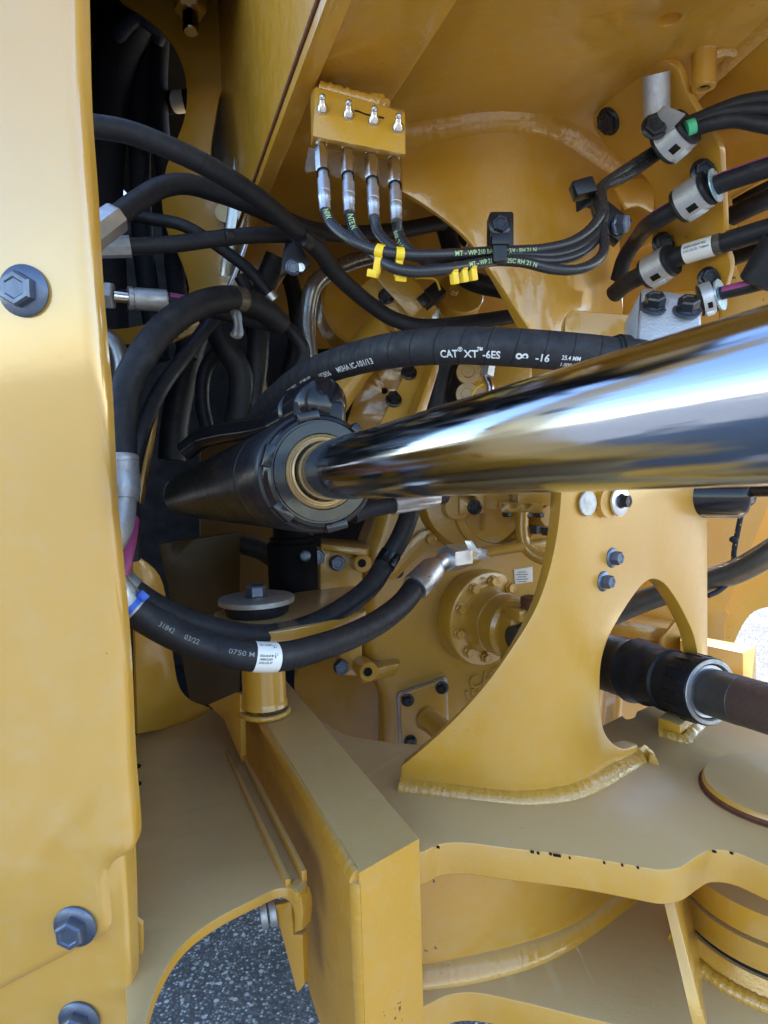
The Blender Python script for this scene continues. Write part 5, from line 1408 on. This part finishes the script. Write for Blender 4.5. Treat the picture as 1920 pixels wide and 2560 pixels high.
# ================================================================== CLAMPED HOSES ON THE RIGHT
def clamp(label, a, b, r, boltp, n_out=V((-.1, -1, 0))):
    """saddle clamp round a rubber grommet; a,b pixel+depth ends of the axis"""
    A, B = P(*a), P(*b)
    ax = B - A; L = ax.length; u = ax.normalized()
    t_ = thing('saddle_clamp', (A + B) / 2 - V((0, 0, r)), label, 'hose clamp', 'saddle clamps on the clamp plate')
    lathe('grommet', A - u * L * .20, u, [(0, r * .55), (.001, r * 1.04), (L * .12, r * 1.08), (L * .2, r * 1.0), (L * 1.2, r * 1.0), (L * 1.28, r * 1.08), (L * 1.4, r * 1.04), (L * 1.4, r * .6)], 'rubber', t_, 32)
    s = lathe('saddle', A, u, [(0, r * 1.0), (.0004, r * 1.10), (L - .0004, r * 1.10), (L, r * 1.0)], 'cast_grey', t_, 40)
    c = (A + B) / 2
    nn = (CAM - c); nn = (nn - u * nn.dot(u)).normalized(); bb = nn.cross(u)
    box('window', c + (nn * .93 - bb * .45).normalized() * r * 1.075, u * L * .2, (bb * .93 + nn * .45) * r * .20, (nn * .93 - bb * .45) * r * .06, 'ink_black', s, bev=.0006)
    box('lower_lip', c - bb * r * .98 + nn * r * .25 - u * L * .08, u * L * .33, bb * r * .17, nn * r * .45, 'cast_grey', s, bev=.001)
    if boltp:
        bq = P(*boltp)
        box('tab', bq + V((.005, .008, 0)), RT * .0125 + UP * .003, UP * .016, FW * .002, 'zinc', t_, bev=.001)
        bolt(bq, n_out, .0150, 'black_bolt', t_, rh=.0105, h=.008)
    return t_
c1 = clamp('topmost saddle clamp, on a grey spacer tube, gripping the grease hose bundle', (1662, 366, ce(1662, 366, 1687, 344, .045)), (1712, 322, ce(1712, 322, 1687, 344, .045)), .0200, None)
sp0, sp1 = P(1642, 300, cd(1642, 300, .035)), P(1640, 185, cd(1640, 185, .022))
lathe('spacer_tube', sp0, sp1 - sp0, [(-.012, .0148), ((sp1 - sp0).length, .0148)], 'cast_grey', c1, 32)
sq = [(1600, 330), (1660, 262), (1715, 285), (1640, 365)]
hexa('strap', [P(x, y, cd(x, y, .066)) for x, y in sq] + [P(x, y, cd(x, y, .056)) for x, y in sq], 'cast_grey', c1, bev=.0015)
bolt(P(1636, 318, cd(1636, 318, .070)), V((-.1, -1, .1)), .0145, 'black_bolt', c1, rh=.0115, h=.010)
bolt(hit(1522, 303, mpl.o, mpl.n), mpl.n, .0172, 'black_bolt', uf, rh=.013, h=.009)
sleeve('tape', Path([P(1716, 322, .745), P(1742, 312, .743), P(1760, 305, .741)]), 0, .009, .0080, 'green_tape', c1, steps=3)
for i, (ys, ye, lb2) in enumerate([((312, 285, 262, 250), 245, 'uppermost'), ((318, 290, 278, 275), 278, 'middle'), ((330, 308, 300, 310), 322, 'lowest')]):
    o = tube('grease_tube', [P(1700, ys[0] + 4, cd(1700, 320, .045)), P(1735, ys[0] - 8, .755), P(1780, ys[1], .745), P(1840, ys[2], .735), P(1895, ys[3], .725), P(1960, ye, .715), P(2040, ye + 12, .70), P(2330, ye + 50, .66)], .0082, 'rubber', n=20)
    tag(o, lb2 + ' black sleeved line leaving the topmost saddle clamp', 'hose', 'sleeved lines leaving the topmost clamp')
k2 = lambda x, y: (x, y, ce(x, y, 1735, 493, .032))
clamp('saddle clamp with a slotted window halfway up the clamp plate', k2(1706, 512), k2(1764, 474), .0195, (1757, 430, cd(1757, 430, .012)))
hz, pz = hose('clamped_hose', 'black hose with faint purple line through the clamp halfway up the plate', [(1545, 700, 1.02), (1562, 645, 1.0), (1595, 595, .965)] + [k2(*q) for q in ((1640, 550), (1690, 521), (1733, 497), (1793, 462), (1860, 438), (1930, 415), (2020, 390), (2250, 340))], .0114, n=26)
sleeve('stripe', pz, pz.near(1793, 462), pz.len, .0120, 'purple', hz, a0=1.0, a1=1.25, n=3, steps=20)
sleeve('stripe', pz, pz.near(1562, 645), pz.near(1680, 524), .0120, 'purple', hz, a0=1.0, a1=1.25, n=3, steps=20)
lathe('washer', P(*k2(1788, 464)), pz.at(pz.near(1788, 464))[1], [(0, .0195), (.0015, .0195)], 'blue_zinc', hz, 30)
k3 = lambda x, y: (x, y, ce(x, y, 1647, 668, .042))
clamp('saddle clamp gripping the hose with the white paper label', k3(1622, 682), k3(1672, 654), .0195, (1658, 608, cd(1658, 608, .012)))
hy, py_ = hose('label_hose', 'black hose wearing a white paper label beside its saddle clamp', [(1535, 735, .99), (1562, 712, .965)] + [k3(*q) for q in ((1600, 690), (1645, 667), (1700, 640), (1780, 615), (1850, 594), (1930, 570), (2020, 545), (2250, 490))], .0125, n=26)
s0, s1 = py_.near(1709, 637), py_.near(1782, 614)
lb3 = sleeve('label', py_, s0, s1, .0128, 'white_label', hy, a0=-1.7, a1=1.7, n=18, steps=8)
hose_text('label_text', '10000122604 R02', py_, s0 + .002, .50, .0045, .0130, 'ink_black', lb3, .008, .85)
hose_text('label_text', 'CHG LOL 02 - Trademo', py_, s0 + .002, .10, .0042, .0130, 'ink_black', lb3, .008, .75)
sleeve('tape', py_, s1 + .001, s1 + .009, .0131, 'tape_brown', hy, steps=3)
clamp('lowest saddle clamp with a pale blue washer face above the rod', (1752, 752, .86), (1782, 742, .855), .0185, (1772, 696, cd(1772, 696, .012)))
hw, pw = hose('boot_hose', 'thin hose with purple stripe ending in a thick black boot', [(1760, 752, .86), (1792, 737, .85), (1850, 722, .83), (1884, 714, .82), (1930, 700, .80), (2000, 680, .78)], .0082)
sleeve('stripe', pw, pw.near(1806, 733), pw.near(1884, 714), .0085, 'purple', hw, a0=.2, a1=1.2, n=5, steps=12)
lathe('washer', P(1797, 738, .850), pw.at(pw.near(1793, 737))[1], [(0, .0188), (.001, .0195), (.003, .0195), (.0035, .006)], 'blue_zinc', hw, 32)
a_, b_ = P(1888, 712, .82), P(1935, 640, .80)
lathe('boot', a_, b_ - a_, [(0, .018), (.002, .021), (.05, .024)], 'rubber', hw, 28)
for i, (pts, r, lb2) in enumerate([([(1780, 668, .93), (1833, 642, .90), (1920, 612, .86), (2000, 590, .83)], .0118, 'black hose directly under the hose with the paper label'),
                        ([(1838, 505, 1.05), (1880, 482, 1.02), (1940, 452, 1.0)], .006, 'thin dark rod crossing the bright frame window'),
                        ([(1830, 540, 1.03), (1880, 515, 1.0), (1950, 485, .98)], .0145, 'black hose crossing the bright frame window')]):
    tag(tube('black_hose', [P(*q) for q in pts], r, 'rubber'), lb2, 'hose', 'hoses leaving past the clamp plate')
# folded bright bracket edge behind the clamps
br_ = thing('side_bracket', P(1835, 720, .95), 'thin folded bracket edge shining beside the clamp plate', 'bracket')
tube('rim', [P(1810, 520, .95), P(1812, 580, .95), P(1823, 620, .94), P(1828, 662, .93), P(1820, 700, .93), P(1805, 724, .93)], .0028, 'zinc', br_, n=10)
# far right frame with a window
ff = thing('loader_frame', V((1.0, 1.5, .4)), 'bright yellow loader frame plates seen past the hitch on the right', 'machine frame')
sheet('window_plate', [(1800, 320, 1), (2300, 100, 1), (2300, 820, 1), (1800, 820, 1)], fplane(1850, 500, 1.10, -.35), .012, 'yellow_bright', ff, bevel=.002, step=.03,
      holes=[[(1830, 398), (1838, 392), (1860, 408), (1930, 380), (2100, 330), (2100, 700), (1900, 700), (1850, 690), (1842, 560), (1834, 450)]])
sheet('back_plate', [(1560, 250, 1), (2400, 250, 1), (2400, 1000, 1), (1560, 1000, 1)], fplane(1850, 600, 1.55, -.15), .02, 'yellow_bright', ff, bevel=.002, step=.05)
hexa('cross_bar', [P(1800, 738, 1.2), P(1960, 690, 1.2), P(1960, 745, 1.2), P(1800, 790, 1.2), P(1800, 735, 1.3), P(1960, 686, 1.3), P(1960, 745, 1.3), P(1800, 790, 1.3)], 'yellow_bright', ff, bev=.002)
sheet('dark_side_plate', [(1500, 1100, 1), (1960, 1100, 1), (1925, 1255, 1), (1815, 1525, 1), (1824, 1534, .004), (1815, 1552), (1812, 1640, 1), (1500, 1720, 1)], fplane(1800, 1400, 1.75, -.3), .016, 'yellow', ff, bevel=.002, step=.03)
sheet('light_side_plate', [(2300, 1100, 1), (1940, 1100, 1), (1800, 1500, 1), (1802, 1660, 1), (1832, 1615), (1846, 1585), (1862, 1555), (1885, 1530), (1920, 1518), (2100, 1510), (2300, 1540, 1)], fplane(1850, 1400, 1.85, -.2), .016, 'yellow_bright', ff, bevel=.002, step=.03)
hexa('beam_end', [P(1700, 1600, 1.5), P(1858, 1632, 1.46), P(1858, 1740, 1.46), P(1700, 1740, 1.5), P(1700, 1582, 1.62), P(1890, 1616, 1.58), P(1890, 1740, 1.58), P(1700, 1740, 1.62)], 'yellow_bright', ff, bev=.002)
tri_ = sheet('gusset', [(1652, 1600, 1), (1704, 1535, 1), (1720, 1560, 1), (1720, 1660, 1), (1652, 1640, 1)], fplane(1690, 1600, 1.56), .012, 'yellow', ff, bevel=.001)
sheet('dark_lower_plate', [(1380, 1600, 1), (1760, 1600, 1), (1760, 1900, 1), (1380, 1900, 1)], fplane(1560, 1750, 1.60, .4), .012, 'yellow', ff, bevel=.001, step=.05)
# black pipe, cap, cord
tag(tube('dark_pipe', [P(1480, 1560, 1.62), P(1560, 1522, 1.58), P(1640, 1490, 1.54), P(1770, 1452, 1.48), P(1850, 1424, 1.44), P(1930, 1378, 1.40), P(2040, 1300, 1.36)], .0262, 'dark_tube', n=36), 'thick dark grey pipe passing behind the tower plate', 'pipe')
cp = thing('black_cylinder', P(1800, 1295, 1.2), 'glossy black rounded cylinder end under the chrome rod beside the tower', 'cylinder')
lathe('cap', P(1700, 1240, 1.16), RT + V((0, -.15, 0)), [(0, .036), (.085, .037), (.097, .036), (.104, .030), (.108, .02), (.118, .012)], 'black_gloss', cp, 40)
tube('bar', [P(1800, 1226, 1.16), P(1860, 1228, 1.13), P(1960, 1226, 1.08)], .010, 'black_gloss', cp, n=20)
cd_, pcd = hose('speckled_cord', 'black cord with yellow flecks and a knot hanging beside the tower', [(1868, 1210, 1.45), (1862, 1245, 1.45), (1850, 1300, 1.45), (1842, 1340, 1.45), (1835, 1380, 1.45), (1832, 1440, 1.45), (1800, 1475, 1.45), (1770, 1490, 1.45)], .0055, 'fabric', 'cord')
lathe('knot', P(1839, 1347, 1.45) - V((.004, 0, .008)), V((0, 0, 1)), [(0, .004), (.003, .0085), (.010, .009), (.014, .004)], 'fabric', cd_, 16)
random.seed(11)
for i in range(16):
    s = .01 + i * .0135 + random.uniform(-.003, .003)
    q, t, nn, bb = pcd.frame(s); a = random.uniform(-.9, .9)
    box('fleck', q + (nn * math.cos(a) + bb * math.sin(a)) * .0055, t * .0014, (bb * math.cos(a) - nn * math.sin(a)) * .0009, nn * .0006, 'clip_yellow', cd_, bev=0)
# far ground items: a tyre track strip lying in the sun
# ================================================================== DRIVE SHAFT
ds = thing('drive_shaft', P(1650, 1760, 1.3), 'drive shaft in ribbed black rubber boot with nut collar and rusty brown tube', 'drive shaft')
s0, s1 = P(1430, 1630, 1.45), P(1795, 1735, 1.08)
ax = (s1 - s0).normalized(); L = (s1 - s0).length
lathe('boot', s0, ax, [(0, .055), (L * .46, .055), (L * .50, .057), (L * .52, .060), (L * .54, .057), (L * .60, .055), (L * .62, .056), (L * .635, .053), (L * .72, .0515), (L * .73, .054), (L * .745, .054), (L * .755, .050), (L * .86, .050)], 'rubber', ds, 48)
nc = lathe('collar_nut', s0 + ax * L * .83, ax, [(0, .050), (.001, .0545), (.05, .0545), (.052, .053), (.052, .045), (.046, .043), (.046, .034)], 'plastic_black', ds, 48, cap=False)
cu, cw, _ = basis(ax)
for k in range(16):
    t = 2 * math.pi * k / 16
    dr = cu * math.cos(t) + cw * math.sin(t)
    box('grip_rib', s0 + ax * (L * .83 + .022) + dr * .0545, ax * .017, dr * .0016, ax.cross(dr) * .003, 'plastic_black', nc, bev=.0006)
lathe('steel_ring', s0 + ax * (L * .83 + .0505), ax, [(0, .050), (.003, .0525), (.004, .0515), (.004, .046), (.0, .044)], 'zinc_dull', ds, 48, cap=False)
lathe('inner_ring', s0 + ax * (L * .83 + .047), ax, [(0, .043), (.003, .042), (.003, .036)], 'zinc', ds, 48, cap=False)
lathe('shaft_sleeve', s0 + ax * (L * .83), ax, [(0, .0375), (.115, .0375), (.116, .0365)], 'dark_tube', ds, 44)
lathe('shaft_tube', s0 + ax * (L * .83 + .10), ax, [(0, .0368), (.5, .0368)], 'shaft_brown', ds, 44)
